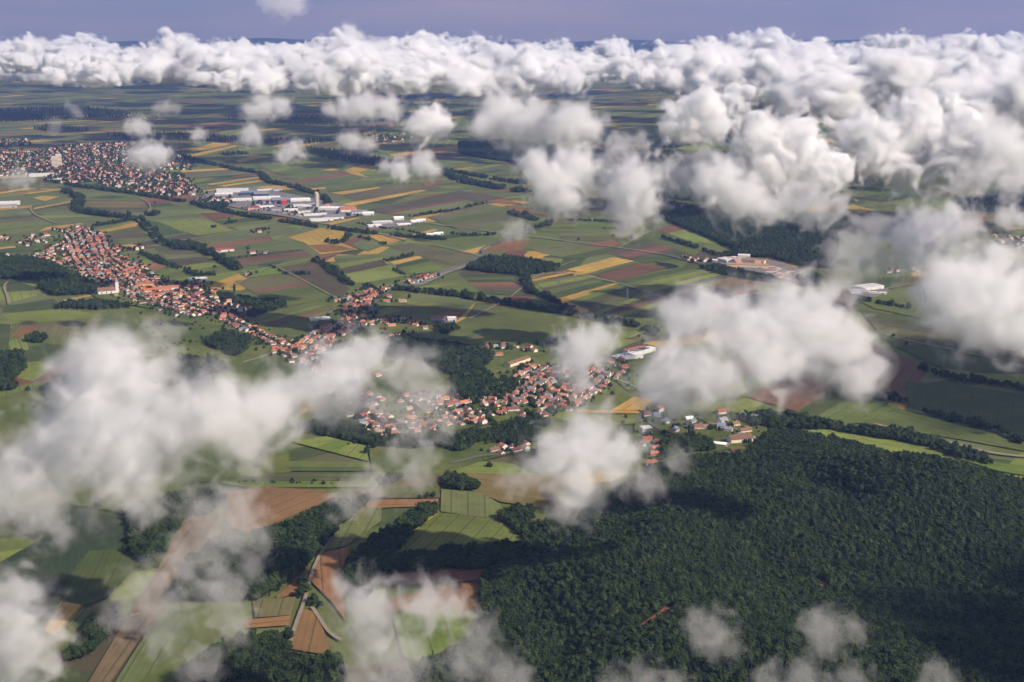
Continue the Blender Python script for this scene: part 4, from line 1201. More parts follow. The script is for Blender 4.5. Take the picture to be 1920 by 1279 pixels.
def flat_roof_geo(w, d, h):
    x, y = w / 2 + .15, d / 2 + .15
    return box_geo(-x, x, -y, y, h + 0.003, h + 0.6)

SIZES = {'small': (9, 7.2, 4.4, 2.3), 'mid': (10.8, 8, 5.0, 2.7), 'long': (15, 7.4, 4.4, 2.5), 'tall': (10, 8.6, 6.4, 2.7), 'big': (28, 13, 6.5, 4.2)}
BODY = {k: raw_mesh('house_walls', body_geo(*v), [WALL['white']]) for k, v in SIZES.items()}
RF = {k: raw_mesh('house_roof', roof_geo(*v), [ROOF['red']]) for k, v in SIZES.items()}
RH = {k: raw_mesh('house_hip_roof', hip_geo(*v), [ROOF['red']]) for k, v in SIZES.items()}
_mesh_cache = {}
def with_mat(me, m):
    k = (me.name, m.name)
    if k not in _mesh_cache:
        c = me.copy(); c.materials.clear(); c.materials.append(m); _mesh_cache[k] = c
    return _mesh_cache[k]
CHIM = raw_mesh('house_chimney', box_geo(-0.45, 0.45, -0.45, 0.45, 0, 2.2), [WALL['grey']])
WIN = raw_mesh('house_window', box_geo(-0.6, 0.6, -0.03, 0.03, 0, 1.4), [M_PANE])

STUFF_HOUSES = []      # what stands too far away to be a house of its own
def house(x, y, rot, size, wall, roof, label, group, hip=False, scale=1.0, windows=False):
    e = empty('house', (x, y, 0)); e.rotation_euler = (0, 0, rot); e.scale = (scale, scale, scale)
    for nm, me in (('wall', with_mat(BODY[size], WALL[wall])), ('roof', with_mat((RH if hip else RF)[size], ROOF[roof]))):
        o = bpy.data.objects.new(nm, me); o.parent = e; COL.objects.link(o)
        if nm == 'roof':
            w, d, h, rise = SIZES[size]
            c = bpy.data.objects.new('chimney', CHIM); c.parent = o; c.location = (w * 0.2, d * 0.12, h + rise - 1.2); COL.objects.link(c)
    if windows:
        w, d, h, rise = SIZES[size]
        for sx in np.linspace(-w / 2 + 2, w / 2 - 2, max(2, int(w / 4))):
            for sy in (-1, 1):
                o = bpy.data.objects.new('window', WIN); o.parent = e; COL.objects.link(o)
                o.location = (sx, sy * (d / 2 + 0.035), 1.1)
    return tag(e, label, 'house', group)

ORD = ['first', 'second', 'third', 'fourth', 'fifth', 'sixth', 'seventh', 'eighth', 'ninth', 'tenth', 'eleventh', 'twelfth', 'thirteenth', 'fourteenth', 'fifteenth', 'sixteenth', 'seventeenth', 'eighteenth', 'nineteenth', 'twentieth']
def ordn(i):
    if i < 20: return ORD[i]
    t = ['', '', 'twenty', 'thirty', 'forty', 'fifty', 'sixty', 'seventy'][(i + 1) // 10]
    u = (i + 1) % 10
    return t.replace('ty', 'tieth') if u == 0 else f'{t}-{ORD[u - 1]}'
TAKEN = []
OWN = []
def free(p, r):
    for q in TAKEN:
        if abs(q[0] - p[0]) < r and abs(q[1] - p[1]) < r: return False
    TAKEN.append(p); return True
hr = np.random.default_rng(5)
def pick_look(style):
    if style == 'town':
        roof = hr.choice(['orange', 'red', 'dark red', 'brown', 'grey', 'rusty'], p=[.22, .32, .24, .10, .07, .05])
    elif style == 'new':
        roof = hr.choice(['grey', 'blue-grey', 'brown', 'red', 'dark red'], p=[.3, .2, .2, .15, .15])
    else:
        roof = hr.choice(['orange', 'red', 'dark red', 'brown', 'grey', 'rusty'], p=[.20, .26, .24, .14, .10, .06])
    wall = hr.choice(['white', 'cream', 'yellow', 'pinkish', 'grey'], p=[.70, .15, .04, .04, .07])
    size = hr.choice(['small', 'mid', 'long', 'tall'], p=[.30, .32, .24, .14])
    return str(wall), str(roof), str(size)

def street(pts, where, start, gap=15.0, off=11.0, rows=1, style='old', side=(-1, 1), own=True, jit=2.0, turn=0.0):
    """houses down both sides of a street; each side counted from START"""
    W = wp(pts)
    for sd in side:
        i = 0
        s_next = 4.0
        for a, b_ in zip(W[:-1], W[1:]):
            L = np.hypot(*(b_ - a)); u = (b_ - a) / L; n = np.array([-u[1], u[0]]) * sd
            s = s_next
            while s < L:
                for row in range(rows):
                    p = a + u * s + n * (off + row * 17 + hr.uniform(-1, 1) * jit)
                    if hr.random() < 0.9 and free(p, 9.5):
                        wall, roof, size = pick_look(style)
                        ang = math.atan2(u[1], u[0]) + turn + (math.pi / 2 if hr.random() < 0.45 else 0) + hr.normal(0, 0.06)
                        nm = {-1: 'right', 1: 'left'}[sd]
                        if own:
                            rw = '' if rows == 1 else ('-front' if row == 0 else '-back')
                            OWN.append((p[0], p[1], ang, size, wall, roof, f'{roof}-roofed {wall} house, {ordn(i)} {nm}{rw} along {where} from {start}', 'houses along ' + where, hr.random() < 0.2, hr.uniform(0.9, 1.12)))
                            if row == rows - 1: i += 1
                        else:
                            STUFF_HOUSES.append((p[0], p[1], ang, size, wall, roof))
                s += gap * hr.uniform(0.85, 1.3)
            s_next = s - L

# the near villages, house by house
street([(930, 760), (950, 744), (985, 718), (1038, 690)], 'the upper terrace street', 'the near village', 12, 11, 2)
street([(1035, 768), (1060, 750), (1095, 728), (1140, 698)], 'the lower terrace street', 'the near village', 12, 11, 2)
street([(880, 752), (930, 756), (990, 755), (1028, 764)], 'the terrace link lane', 'the tree belt', 15, 11, 1)
street([(640, 742), (680, 765), (705, 792), (728, 815), (740, 828)], 'the lane under the mist', 'the large cloud', 14, 11, 1)
street([(712, 795), (760, 802), (830, 797), (880, 784), (940, 774)], 'the lower village lane', 'the misty lane', 15, 11, 1)
street([(770, 742), (830, 762), (880, 748)], 'the veiled lane', 'the misty lane', 16, 11, 1)
street([(690, 652), (735, 634), (775, 626)], 'the wood edge row', 'the cross street', 16, 9, 1, side=(1,))
street([(885, 655), (925, 655), (965, 650), (1015, 662)], 'the pale field row', 'the wood', 22, 9, 1, side=(-1, 1))
street([(930, 852), (955, 846), (1000, 838)], 'the misty hamlet', 'the road bend', 13, 9, 1)
street([(568, 664), (600, 640), (645, 612), (688, 601)], 'the village cross street', 'the long village', 13.5, 12, 2)
street([(690, 599), (697, 580), (706, 562), (725, 548), (755, 538)], 'the curving road', 'the crossroads', 14, 13, 1, side=(1,))
street([(657, 600), (655, 584), (672, 564), (700, 548)], 'the inner estate lane', 'the crossroads', 14, 10, 1)
street([(705, 604), (745, 602), (775, 607)], 'the little lane beside the pale fields', 'the crossroads', 14, 9, 1)
street([(765, 533), (790, 524), (812, 516)], 'the roadside row', 'the cross village', 15, 10, 1, side=(1, -1))
street([(620, 706), (590, 684), (560, 668), (520, 646), (480, 626), (440, 606), (415, 595)], 'the long village street', 'the near cloud', 13.5, 12, 1)

# the new houses at the edge of the big forest, one by one
NEWH = [
    (1352, 778, 'mid', 'white', 'red', 'house with pinkish red roof at the top of the new lane, above the lawns'),
    (1355, 794, 'mid', 'white', 'grey', 'grey-roofed house beside the lane, below the pinkish red roof'),
    (1391, 786, 'tall', 'white', 'blue-grey', 'tall white house with blue-grey roof beside the tree line'),
    (1410, 788, 'mid', 'grey', 'grey', 'grey house right of the tall blue-grey roofed house'),
    (1424, 789, 'mid', 'white', 'grey', 'white gabled house at the right end of the new lane'),
    (1420, 798, 'small', 'white', 'grey', 'small white house below the right end of the new lane'),
    (1379, 800, 'small', 'cream', 'brown', 'small cream house with brown roof in the middle of the lawns'),
    (1352, 806, 'tall', 'white', 'blue-grey', 'white house with blue-grey roof left of the lane fork'),
    (1366, 810, 'small', 'white', 'grey', 'low white annex just right of the house by the lane fork'),
    (1397, 812, 'long', 'cream', 'brown', 'long brown-roofed house above the big cream house'),
    (1387, 830, 'big', 'cream', 'brown', 'largest cream house, beside the pale drive at the forest edge'),
    (1309, 806, 'mid', 'pinkish', 'brown', 'pale pink house at the corner of the waste ground'),
    (1321, 806, 'small', 'white', 'rusty', 'small house with rusty roof right of the pale pink house'),
    (1246, 796, 'mid', 'white', 'blue-grey', 'dark-roofed house with white gable beside the ochre plot'),
    (1264, 812, 'mid', 'pinkish', 'blue-grey', 'dark-roofed house with pink gable below the ochre plot'),
    (1232, 783, 'small', 'white', 'blue-grey', 'small white house with dark roof and garden hedge by the road'),
    (1214, 782, 'small', 'white', 'dark red', 'small white house hidden by trees at the road corner'),
    (1236, 771, 'mid', 'white', 'red', 'red-roofed house under the edge of the right hand cloud'),
    (1292, 790, 'small', 'white', 'pale', 'white shed with pale roof above the ochre plot'),
    (1298, 795, 'small', 'white', 'grey', 'white shed with grey roof above the ochre plot'),
    (1214, 830, 'mid', 'pinkish', 'red', 'pink house with red roof in the mist below the flat block'),
    (1238, 834, 'long', 'white', 'dark red', 'long dark red roofed house at the rim of the forest'),
    (1230, 846, 'small', 'white', 'orange', 'orange-roofed house below the long dark red roof, the upper one'),
    (1228, 856, 'small', 'cream', 'orange', 'orange-roofed house below the long dark red roof, the lower one'),
    (1222, 874, 'mid', 'white', 'orange', 'orange-roofed house half lost in the edge of the cloud'),
    (1205, 838, 'mid', 'white', 'brown', 'brown-roofed house in the mist left of the red roofs'),
    (1452, 788, 'small', 'white', 'brown', 'small house with brown roof among the trees at the end of the new lane'),
    (756, 836, 'long', 'white', 'red', 'long bright red roof alone among the trees below the near village'),
    (742, 818, 'small', 'cream', 'orange', 'small cream house with steep orange gable by the misty lane end'),
    (708, 708, 'mid', 'white', 'orange', 'orange roof peeping between two puffs of cloud'),
    (640, 604, 'mid', 'white', 'red', 'red-roofed house beside the pale yard of the cross village'),
    (730, 560, 'tall', 'white', 'red', 'white house with red roof right of the curving road, the upper one'),
    (726, 567, 'long', 'white', 'orange', 'long white house with orange roof right of the curving road, the lower one'),
    (755, 567, 'long', 'cream', 'rusty', 'low cream shed standing out in the pale field by the curving road'),
    (779, 613, 'mid', 'white', 'orange', 'orange-roofed house alone in the gardens, the left one'),
    (798, 617, 'small', 'white', 'orange', 'orange-roofed house alone in the gardens, the right one'),
    (715, 606, 'tall', 'yellow', 'grey', 'tall yellow gabled house by the little lane'),
    (885, 726, 'long', 'white', 'orange', 'long orange roof in a clearing of the wood'),
    (935, 668, 'long', 'white', 'orange', 'orange-roofed house in mist above the long white hall'),
    (990, 690, 'small', 'white', 'orange', 'orange-roofed house right of the long white hall'),
    (962, 772, 'long', 'white', 'dark red', 'long dark red roof below the terrace streets'),
    (1146, 682, 'mid', 'white', 'red', 'white house with red roof left of the flat white blocks'),
    (1165, 680, 'mid', 'yellow', 'red', 'yellow house with red roof left of the flat white blocks'),
    (1158, 690, 'small', 'white', 'grey', 'small grey-roofed house below the yellow house'),
    (1172, 692, 'mid', 'pinkish', 'red', 'pink house with red roof below the yellow house'),
    (412, 473, 'mid', 'white', 'red', 'red roofs of a small farm among trees above the village brook'),
    (474, 476, 'long', 'white', 'red', 'red-roofed shed at the top of the bright green pitch'),
    (498, 476, 'small', 'white', 'grey', 'white hut beside the bright green pitch'),
    (466, 517, 'long', 'grey', 'rusty', 'low pinkish shed in front of the bright green pitch'),
    (487, 436, 'mid', 'cream', 'orange', 'orange-roofed farm below the trading estate'),
    (1340, 491, 'long', 'white', 'pale', 'white shed with curved pale roof at the left end of the brickworks'),
    (1283, 484, 'mid', 'cream', 'orange', 'orange gabled house at the start of the roadside row by the brickworks'),
    (1378, 505, 'mid', 'cream', 'orange', 'orange-roofed house in the trees before the brickworks'),
    (634, 566, 'long', 'cream', 'rusty', 'long pale barn beside the field track of the cross village'),
]
for px, py, size, wall, roof, lab in NEWH:
    p = at(px, py)
    TAKEN.append(p)
    house(p[0], p[1], hr.uniform(-0.5, 0.9), size, wall, roof, lab, None, scale=1.22 if py > 760 else 1.0, windows=py > 760)

def fill(poly, sp, rot, style='old', dens=0.85, seed=1, jit=0.3, own=None):
    W = np.array(wp(poly))
    c, s = math.cos(rot), math.sin(rot)
    Rm = np.array([[c, s], [-s, c]])
    P = scatter(W @ Rm.T, sp, seed, jit) @ Rm
    for p in P:
        if hr.random() > dens or not free(p, 8.5): continue
        wall, roof, size = pick_look('town' if math.hypot(*p) > 4600 else style)
        ang = rot + (math.pi / 2 if hr.random() < .4 else 0)+ hr.normal(0, .1)
        if own: OWN.append((p[0], p[1], ang, size, wall, roof, f'{roof}-roofed {wall} house standing among the gardens {own}', f'{roof}-roofed {wall} houses among the gardens {own}', hr.random() < .2, hr.uniform(.9, 1.1)))
        else: STUFF_HOUSES.append((p[0], p[1], ang, size, wall, roof))
fill([(640, 735), (715, 742), (750, 830), (690, 815), (645, 775)], 22, 0.6, seed=41, own='around the misty lane')
fill([(745, 745), (880, 742), (965, 772), (940, 792), (760, 815)], 25, 0.6, seed=42, own='below the thin veil of cloud')
fill([(905, 738), (1040, 690), (1128, 700), (1045, 775), (940, 776)], 24, 0.75, seed=43, own='between the terrace streets')
fill([(950, 775), (1035, 770), (1040, 780), (975, 790)], 24, 0.75, seed=44, own='below the terrace streets')
fill([(645, 560), (690, 542), (705, 548), (690, 592), (660, 598)], 20, 0.5, seed=12, own='of the inner estate')
fill([(590, 640), (650, 612), (690, 602), (700, 610), (640, 632), (600, 655)], 20, 0.5, seed=45, own='behind the cross street')
fill([(705, 598), (760, 598), (772, 612), (715, 614)], 26, 0.2, seed=46, own='at the pale field corner')
# the nearest stand as houses of their own, the others join the distant houses
OWN.sort(key=lambda t: math.hypot(t[0], t[1]))
n_own = 296 - len(NEWH)
for t in OWN[:n_own]:
    house(*t[:8], hip=t[8], scale=t[9])
for t in OWN[n_own:]:
    STUFF_HOUSES.append(t[:6])

# ---- larger buildings
def hall(px, py, w, d, h, rot, wall, roof, label, cat='hall', rise=0.0, name='hall', z=0.0, bands=0, group=None):
    x, y = at(px, py)
    TAKEN.append(np.array([x, y]))
    e = empty(name, (x, y, z)); e.rotation_euler = (0, 0, rot)
    if rise:
        bg, rg = body_geo(w, d, h, rise), roof_geo(w, d, h, rise, 0.6, 0.3)
    else:
        bg, rg = box_geo(-w / 2, w / 2, -d / 2, d / 2, 0, h), flat_roof_geo(w, d, h)
    mesh_obj('wall', *bg, WALL[wall] if isinstance(wall, str) else wall, e)
    r = mesh_obj('roof', *rg, ROOF[roof] if isinstance(roof, str) else roof, e)
    if not rise and w > 20:
        for k in range(int(w // 14)):
            mesh_obj('roof_vent', *box_geo(-w / 2 + 7 + k * 14 - 1.5, -w / 2 + 7 + k * 14 + 1.5, -1, 1, h + 0.605, h + 1.5), ROOF['grey'], r)
    for k in range(bands):
        zb = 1.2 + k * (h - 1.5) / max(1, bands)
        o = mesh_obj('window_band', *box_geo(-w / 2 + 1, w / 2 - 1, -d / 2 - 0.06, -d / 2 - 0.003, zb, zb + 1.3), M_PANE, e)
    mesh_obj('door', *box_geo(w * 0.3 - 2, w * 0.3 + 2, -d / 2 - 0.09, -d / 2 - 0.065, 0, min(4, h * 0.8)), M_PANE, e)
    return tag(e, label, cat, group)

ROOF['bright red'] = roof_mat('bright_red_roofing', (0.62, 0.05, 0.05))
WALL['bright red'] = plain('bright_red_cladding', (0.60, 0.045, 0.05), 0.15, 0.2)
WALL['dark blue'] = plain('dark_blue_cladding', (0.06, 0.08, 0.15), 0.2, 0.2)
WALL['beige'] = plain('beige_concrete', (0.52, 0.44, 0.34), 0.12, 0.25)
A = STRIP_A
for args in [
    (436, 360, 110, 60, 9, 0.2, 'white', 'pale', 'widest pale flat hall at the upper left of the trading estate'),
    (420, 367, 60, 30, 8, 0.2, 'grey', 'pale', 'pale hall at the left end of the trading estate'),
    (468, 366, 60, 46, 12, 0.2, 'dark blue', 'blue-grey', 'dark blue hall among the pale ones of the trading estate'),
    (490, 368, 50, 30, 10, 0.2, 'dark blue', 'grey', 'smaller dark hall right of the dark blue one'),
    (452, 377, 70, 30, 8, 0.25, 'white', 'pale', 'long white hall below the dark blue hall'),
    (500, 374, 90, 34, 9, 0.25, 'white', 'pale', 'long pale hall in the middle of the trading estate'),
    (527, 381, 60, 34, 12, 0.25, 'dark blue', 'grey', 'dark hall left of the bright red gable end'),
    (533, 384, 16, 16, 13, 0.25, 'bright red', 'bright red', 'bright red block in the middle of the trading estate'),
    (556, 378, 90, 40, 9, 0.25, 'white', 'pale', 'large pale hall left of the tall silo'),
    (570, 388, 70, 30, 8, 0.25, 'white', 'pale', 'white hall in front of the tall silo'),
    (476, 394, 40, 26, 8, 0.3, 'pinkish', 'bright red', 'pinkish red hall at the front of the trading estate'),
    (500, 391, 46, 24, 8, 0.3, 'white', 'pale', 'white hall right of the pinkish red hall'),
    (520, 395, 40, 22, 7, 0.3, 'grey', 'grey', 'grey hall among the car parks of the trading estate'),
    (545, 396, 44, 22, 7, 0.3, 'white', 'pale', 'pale hall below the car parks of the trading estate'),
    (570, 401, 40, 22, 8, 0.3, 'cream', 'pale', 'cream hall above the small yellow field'),
    (590, 405, 70, 20, 7, 0.35, 'white', 'pale', 'long narrow white shed above the small yellow field'),
    (626, 394, 90, 44, 9, -0.1, 'white', 'pale', 'large pale hall with orange ends right of the silo'),
    (652, 397, 50, 40, 9, 0.25, 'white', 'orange', 'orange-roofed hall right of the silo'),
    (614, 391, 14, 20, 11, 0.25, 'pinkish', 'orange', 'small orange block at the left end of the large pale hall'),
    (674, 401, 50, 24, 7, 0.2, 'white', 'grey', 'grey-roofed hall at the right end of the trading estate'),
    (690, 403, 36, 20, 6, 0.2, 'white', 'pale', 'last pale shed at the right end of the trading estate'),
    (602, 414, 70, 24, 7, 0.35, 'white', 'pale', 'white hall beside the lower yellow strip, left one of two'),
    (625, 410, 60, 30, 7, 0.35, 'white', 'grey', 'white hall beside the lower yellow strip, right one of two'),
    (498, 358, 60, 16, 6, 0.35, 'white', 'pale', 'white sheds alone on the yellow field above the trading estate'),
    (520, 358, 30, 14, 6, 0.35, 'white', 'blue-grey', 'small dark shed alone on the yellow field above the trading estate'),
    (702, 426, 40, 22, 7, 0.35, 'white', 'pale', 'white hall at the left of the depot right of the trading estate'),
    (716, 420, 60, 26, 8, 0.35, 'grey', 'pale', 'largest hall of the depot right of the trading estate'),
    (747, 413, 30, 18, 8, 0.35, 'white', 'pale', 'white shed at the top of the depot right of the trading estate'),
    (757, 423, 40, 16, 6, 0.35, 'white', 'pale', 'long white shed in front of the depot'),
    (778, 418, 26, 14, 6, 0.35, 'white', 'pale', 'white shed at the right of the depot, left of its twin'),
    (789, 416, 26, 14, 6, 0.35, 'white', 'pale', 'white shed at the right end of the depot'),
    (808, 442, 26, 12, 5, 0.35, 'white', 'pale', 'white shed beside the hedge below the depot, left one'),
    (822, 440, 26, 12, 5, 0.35, 'white', 'pale', 'white shed beside the hedge below the depot, right one'),
    (4, 384, 110, 36, 9, 0.25, 'white', 'pale', 'long white hall cut by the left edge'),
    (16, 389, 50, 20, 6, 0.25, 'grey', 'grey', 'grey annex below the long white hall at the left edge'),
    (1370, 491, 56, 40, 9, 0.5, 'white', 'pale', 'pale silver hall at the left of the brickworks'),
    (1395, 492, 110, 14, 8, -0.55, 'cream', 'rusty', 'long buff kiln wing along the back of the brickworks'),
    (1402, 502, 100, 16, 8, -0.2, 'cream', 'rusty', 'long buff kiln wing along the front of the brickworks'),
    (1421, 500, 14, 30, 9, -0.2, 'cream', 'rusty', 'buff end block of the brickworks'),
    (1380, 497, 14, 44, 8, 0.3, 'white', 'rusty', 'left cross wing of the brickworks'),
    (1395, 484, 30, 12, 8, -0.2, 'white', 'pale', 'small white shed behind the brickworks'),
    (1396, 553, 70, 14, 6, 0.45, 'white', 'bright red', 'long white stable with bright red roof in front of the brickworks'),
    (1628, 543, 62, 34, 9, 0.5, 'white', 'pale', 'pale gabled warehouse in the veil on the right'),
    (1606, 550, 40, 20, 6, 0.3, 'grey', 'grey', 'low grey hall left of the pale gabled warehouse'),
    (1645, 552, 40, 14, 5, -0.3, 'white', 'pale', 'low white shed in front of the pale gabled warehouse'),
    (970, 684, 62, 14, 8, 0.95, 'cream', 'brown', 'long cream hall with brown roof in the mist by the wood'),
    (832, 601, 52, 17, 6, 0.0, 'grey', 'brown', 'long grey barn on the tan patch beside the pale green field'),
    (846, 602, 16, 12, 7, 0.2, 'white', 'pale', 'white end house of the long grey barn'),
    (1189, 669, 44, 14, 8, 0.75, 'white', 'pale', 'flat white block nearest the village at the cloud edge'),
    (1201, 664, 34, 16, 9, 0.75, 'white', 'grey', 'flat white block in the middle of the row at the cloud edge'),
    (1213, 662, 30, 16, 9, 0.75, 'white', 'pale', 'flat white block at the right end of the row at the cloud edge'),
    (1190, 660, 50, 12, 7, 0.75, 'white', 'orange', 'long white block with orange roof behind the flat blocks'),
    (1162, 672, 34, 12, 6, 0.75, 'white', 'pale', 'low flat white block left of the row at the cloud edge'),
    (1184, 674, 40, 14, 7, 0.3, 'white', 'pale', 'flat white block in front of the row at the cloud edge'),
    (600, 600, 40, 20, 4, 0.3, 'white', 'pale', 'pale flat yard building left of the cross village'),
    (315, 545, 46, 16, 8, 0.4, 'white', 'orange', 'large white school with orange roof in the long village'),
    (272, 538, 40, 16, 8, 0.4, 'yellow', 'orange', 'big yellow house in the middle of the long village'),
    (295, 549, 60, 18, 8, 0.4, 'cream', 'orange', 'long cream hall with orange roof in the long village'),
    (372, 527, 40, 26, 6, 0.4, 'white', 'pale', 'large pale flat roof at the right of the long village'),
    (413, 472, 70, 16, 6, 0.4, 'white', 'red', 'long red-roofed farm hall among trees above the village brook'),
    (535, 660, 60, 12, 6, 0.7, 'white', 'orange', 'long white hall with orange roof at the end of the long village'),
    (1343, 834, 30, 9, 3, -0.35, 'white', 'pale', 'low pale shed at the forest edge below the lawn'),
    (1406, 824, 14, 9, 3, 0.2, 'grey', 'blue-grey', 'small blue-grey carport beside the largest cream house'),
    (78, 331, 90, 14, 12, 0.3, 'white', 'pale', 'long white slab at the near side of the far town'),
    (110, 340, 80, 12, 9, 0.3, 'white', 'pale', 'longest white slab by the tree line of the far town'),
]:
    px, py, w, d, h, rot, wall, roof, lab = args
    rise = 0 if roof in ('pale',) and w > 38 or roof in ('blue-grey', 'bright red') and h > 7 else max(1.5, d * 0.2)
    if 'flat' in lab: rise = 0
    hall(px, py, w, d, h, rot, wall, roof, lab, 'hall' if w > 30 else 'shed', rise, 'hall' if w > 30 else 'shed', bands=1 if py > 640 else 0)

# flat-roofed block of flats near the forest
hall(1211, 814, 15, 12, 11, 0.3, 'white', 'pale', 'three-storey white block of flats with red ground floor beside the misty road', 'flats', 0, 'block_of_flats', bands=3)
for px, py, h, w, lab in [(104, 316, 48, 26, 'tall cream tower block, the left of the pair in the far town'), (111, 314, 52, 22, 'tall cream tower block, the right of the pair in the far town')]:
    e = hall(px, py, w, 18, h, 0.25, 'cream', 'pale', lab, 'tower block', 0, 'tower_block', bands=9)

# grain silo tower
def silo(px, py):
    x, y = at(px, py)
    e = empty('silo', (x, y, 0))
    V, F = [], []
    n = 28
    for z in (0, 46):
        V += [(6.2 * math.cos(6.283 * i / n), 6.2 * math.sin(6.283 * i / n), z) for i in range(n)]
    F += [(i, (i + 1) % n, n + (i + 1) % n, n + i) for i in range(n)]
    F.append(list(range(n, 2 * n)))
    o = mesh_obj('shaft', V, F, WALL['beige'], e)
    for k in range(4):
        z = 9 + 10 * k
        V2 = []
        for r_, zz in ((6.35, z), (6.35, z + 0.7)):
            V2 += [(r_ * math.cos(6.283 * i / n), r_ * math.sin(6.283 * i / n), zz) for i in range(n)]
        mesh_obj('ring', V2, [(i, (i + 1) % n, n + (i + 1) % n, n + i) for i in range(n)], WALL['grey'], e)
    mesh_obj('head_house', *box_geo(-4.2, 4.2, -3.2, 3.2, 46.003, 50), WALL['cream'], e)
    mesh_obj('elevator_shaft', *box_geo(6.3, 8.6, -1.3, 1.3, 0, 47), WALL['grey'], e)
    tag(e, 'tall round beige silo tower rising over the trading estate', 'silo')
silo(594, 389)

def church(px, py, rot, label, h=26):
    x, y = at(px, py)
    e = empty('church', (x, y, 0)); e.rotation_euler = (0, 0, rot)
    mesh_obj('nave', *body_geo(38, 13, 9, 7), WALL['white'], e)
    mesh_obj('nave_roof', *roof_geo(38, 13, 9, 7, 0.5, 0.3), ROOF['brown'], e)
    t = mesh_obj('tower', *box_geo(19.3, 26.3, -3.5, 3.5, 0, h), WALL['white'], e)
    V = [(19, -3.8, h + .003), (26.6, -3.8, h + .003), (26.6, 3.8, h + .003), (19, 3.8, h + .003), (22.8, 0, h + 12)]
    mesh_obj('spire', V, [(0, 1, 4), (1, 2, 4), (2, 3, 4), (3, 0, 4), (0, 3, 2, 1)], ROOF['grey'], t)
    for k in range(3):
        mesh_obj('window', *box_geo(-12 + 10 * k, -10 + 10 * k, -6.56, -6.503, 3, 7), M_PANE, e)
    TAKEN.append(np.array([x, y]))
    tag(e, label, 'church')
church(200, 552, 0.45, 'white village church with square tower, at the lower edge of the long village')
church(617, 737, 0.3, 'village church whose spire shows through the mist in the near village')

# stacks of bricks on the yard of the brickworks, counted one by one
pr = np.random.default_rng(4)
c0, c1, c2 = at(1432, 504), at(1500, 520), at(1445, 516)
BR = [plain('red_brick_stack', (0.42, 0.12, 0.09), 0.2, 0.5), plain('pale_brick_stack', (0.62, 0.50, 0.44), 0.2, 0.5), plain('buff_brick_stack', (0.52, 0.30, 0.22), 0.2, 0.5)]
st_me = [raw_mesh('brick_stack', box_geo(-7, 7, -2.2, 2.2, 0, 3.0), [m]) for m in BR]
for i in range(13):
    for j in range(8):
        if pr.random() < 0.18: continue
        p = c0 + (c1 - c0) * (i + pr.uniform(-.15, .15)) / 12 + (c2 - c0) * (j - 2.5) / 4.0
        k = int(pr.choice(3, p=[.42, .4, .18]))
        o = bpy.data.objects.new('brick_stack', st_me[k]); COL.objects.link(o)
        o.location = (*p, 0); o.rotation_euler = (0, 0, 0.35 + pr.normal(0, .05)); o.scale = (pr.uniform(.6, 1.1), pr.uniform(.7, 1.4), pr.uniform(.6, 1.2))
        tag(o, ['red', 'pale', 'buff'][k] + ' stack of bricks in the rows on the yard of the brickworks', 'brick stack', ['red', 'pale', 'buff'][k] + ' brick stacks on the brickworks yard')

# power pylons across the strip fields
M_STEEL = plain('galvanised_steel', (0.16, 0.16, 0.17), 0.1, 0.5)
def pylon_geo(h=30):
    V, F = [], []
    def bar(a, b_, r):
        a, b_ = np.array(a, float), np.array(b_, float)
        u = b_ - a; u /= np.linalg.norm(u)
        q = np.cross(u, (0, 0, 1)) if abs(u[2]) < 0.9 else np.cross(u, (1, 0, 0))
        q /= np.linalg.norm(q); s = np.cross(u, q)
        n = len(V)
        for c in (a, b_):
            for i in range(4):
                t = math.pi / 4 + i * math.pi / 2
                V.append(tuple(c + r * (math.cos(t) * q + math.sin(t) * s)))
        F.extend([(n + i, n + (i + 1) % 4, n + 4 + (i + 1) % 4, n + 4 + i) for i in range(4)])
    lv = [(0, 2.6), (0.3, 1.9), (0.55, 1.2), (0.8, 0.7), (1, 0.15)]
    for (t0, r0), (t1, r1) in zip(lv[:-1], lv[1:]):
        P0 = [(sx * r0, sy * r0, t0 * h) for sx, sy in ((-1, -1), (1, -1), (1, 1), (-1, 1))]
        P1 = [(sx * r1, sy * r1, t1 * h) for sx, sy in ((-1, -1), (1, -1), (1, 1), (-1, 1))]
        for i in range(4):
            bar(P0[i], P1[i], 0.22); bar(P0[i], P1[(i + 1) % 4], 0.13); bar(P1[i], P1[(i + 1) % 4], 0.13)
    body = (V[:], F[:])
    V.clear(); F.clear()
    for t, r in ((0.72, 5.5), (0.88, 4.0)):
        bar((-r, 0, t * h), (r, 0, t * h), 0.25); bar((-r, 0, t * h), (0, 0, t * h + 1.8), 0.15); bar((r, 0, t * h), (0, 0, t * h + 1.8), 0.15)
    return body, (V[:], F[:])
pb, pa = pylon_geo()
pb, pa = raw_mesh('pylon_mast', pb, [M_STEEL]), raw_mesh('pylon_arms', pa, [M_STEEL])
for px, py, lab in [(1048, 545, 'thin steel pylon in the strips below the oval wood'), (1176, 566, 'thin steel pylon in the brown strips above the right hand cloud'), (38, 405, 'thin steel pylon in the green fields at the left, below the far town'), (770, 478, 'thin steel pylon in the olive field, centre')]:
    x, y = at(px, py)
    e = empty('power_pylon', (x, y, 0)); e.rotation_euler = (0, 0, 0.5)
    for nm, me in (('mast', pb), ('arms', pa)):
        o = bpy.data.objects.new(nm, me); o.parent = e; COL.objects.link(o)
    tag(e, lab, 'pylon')

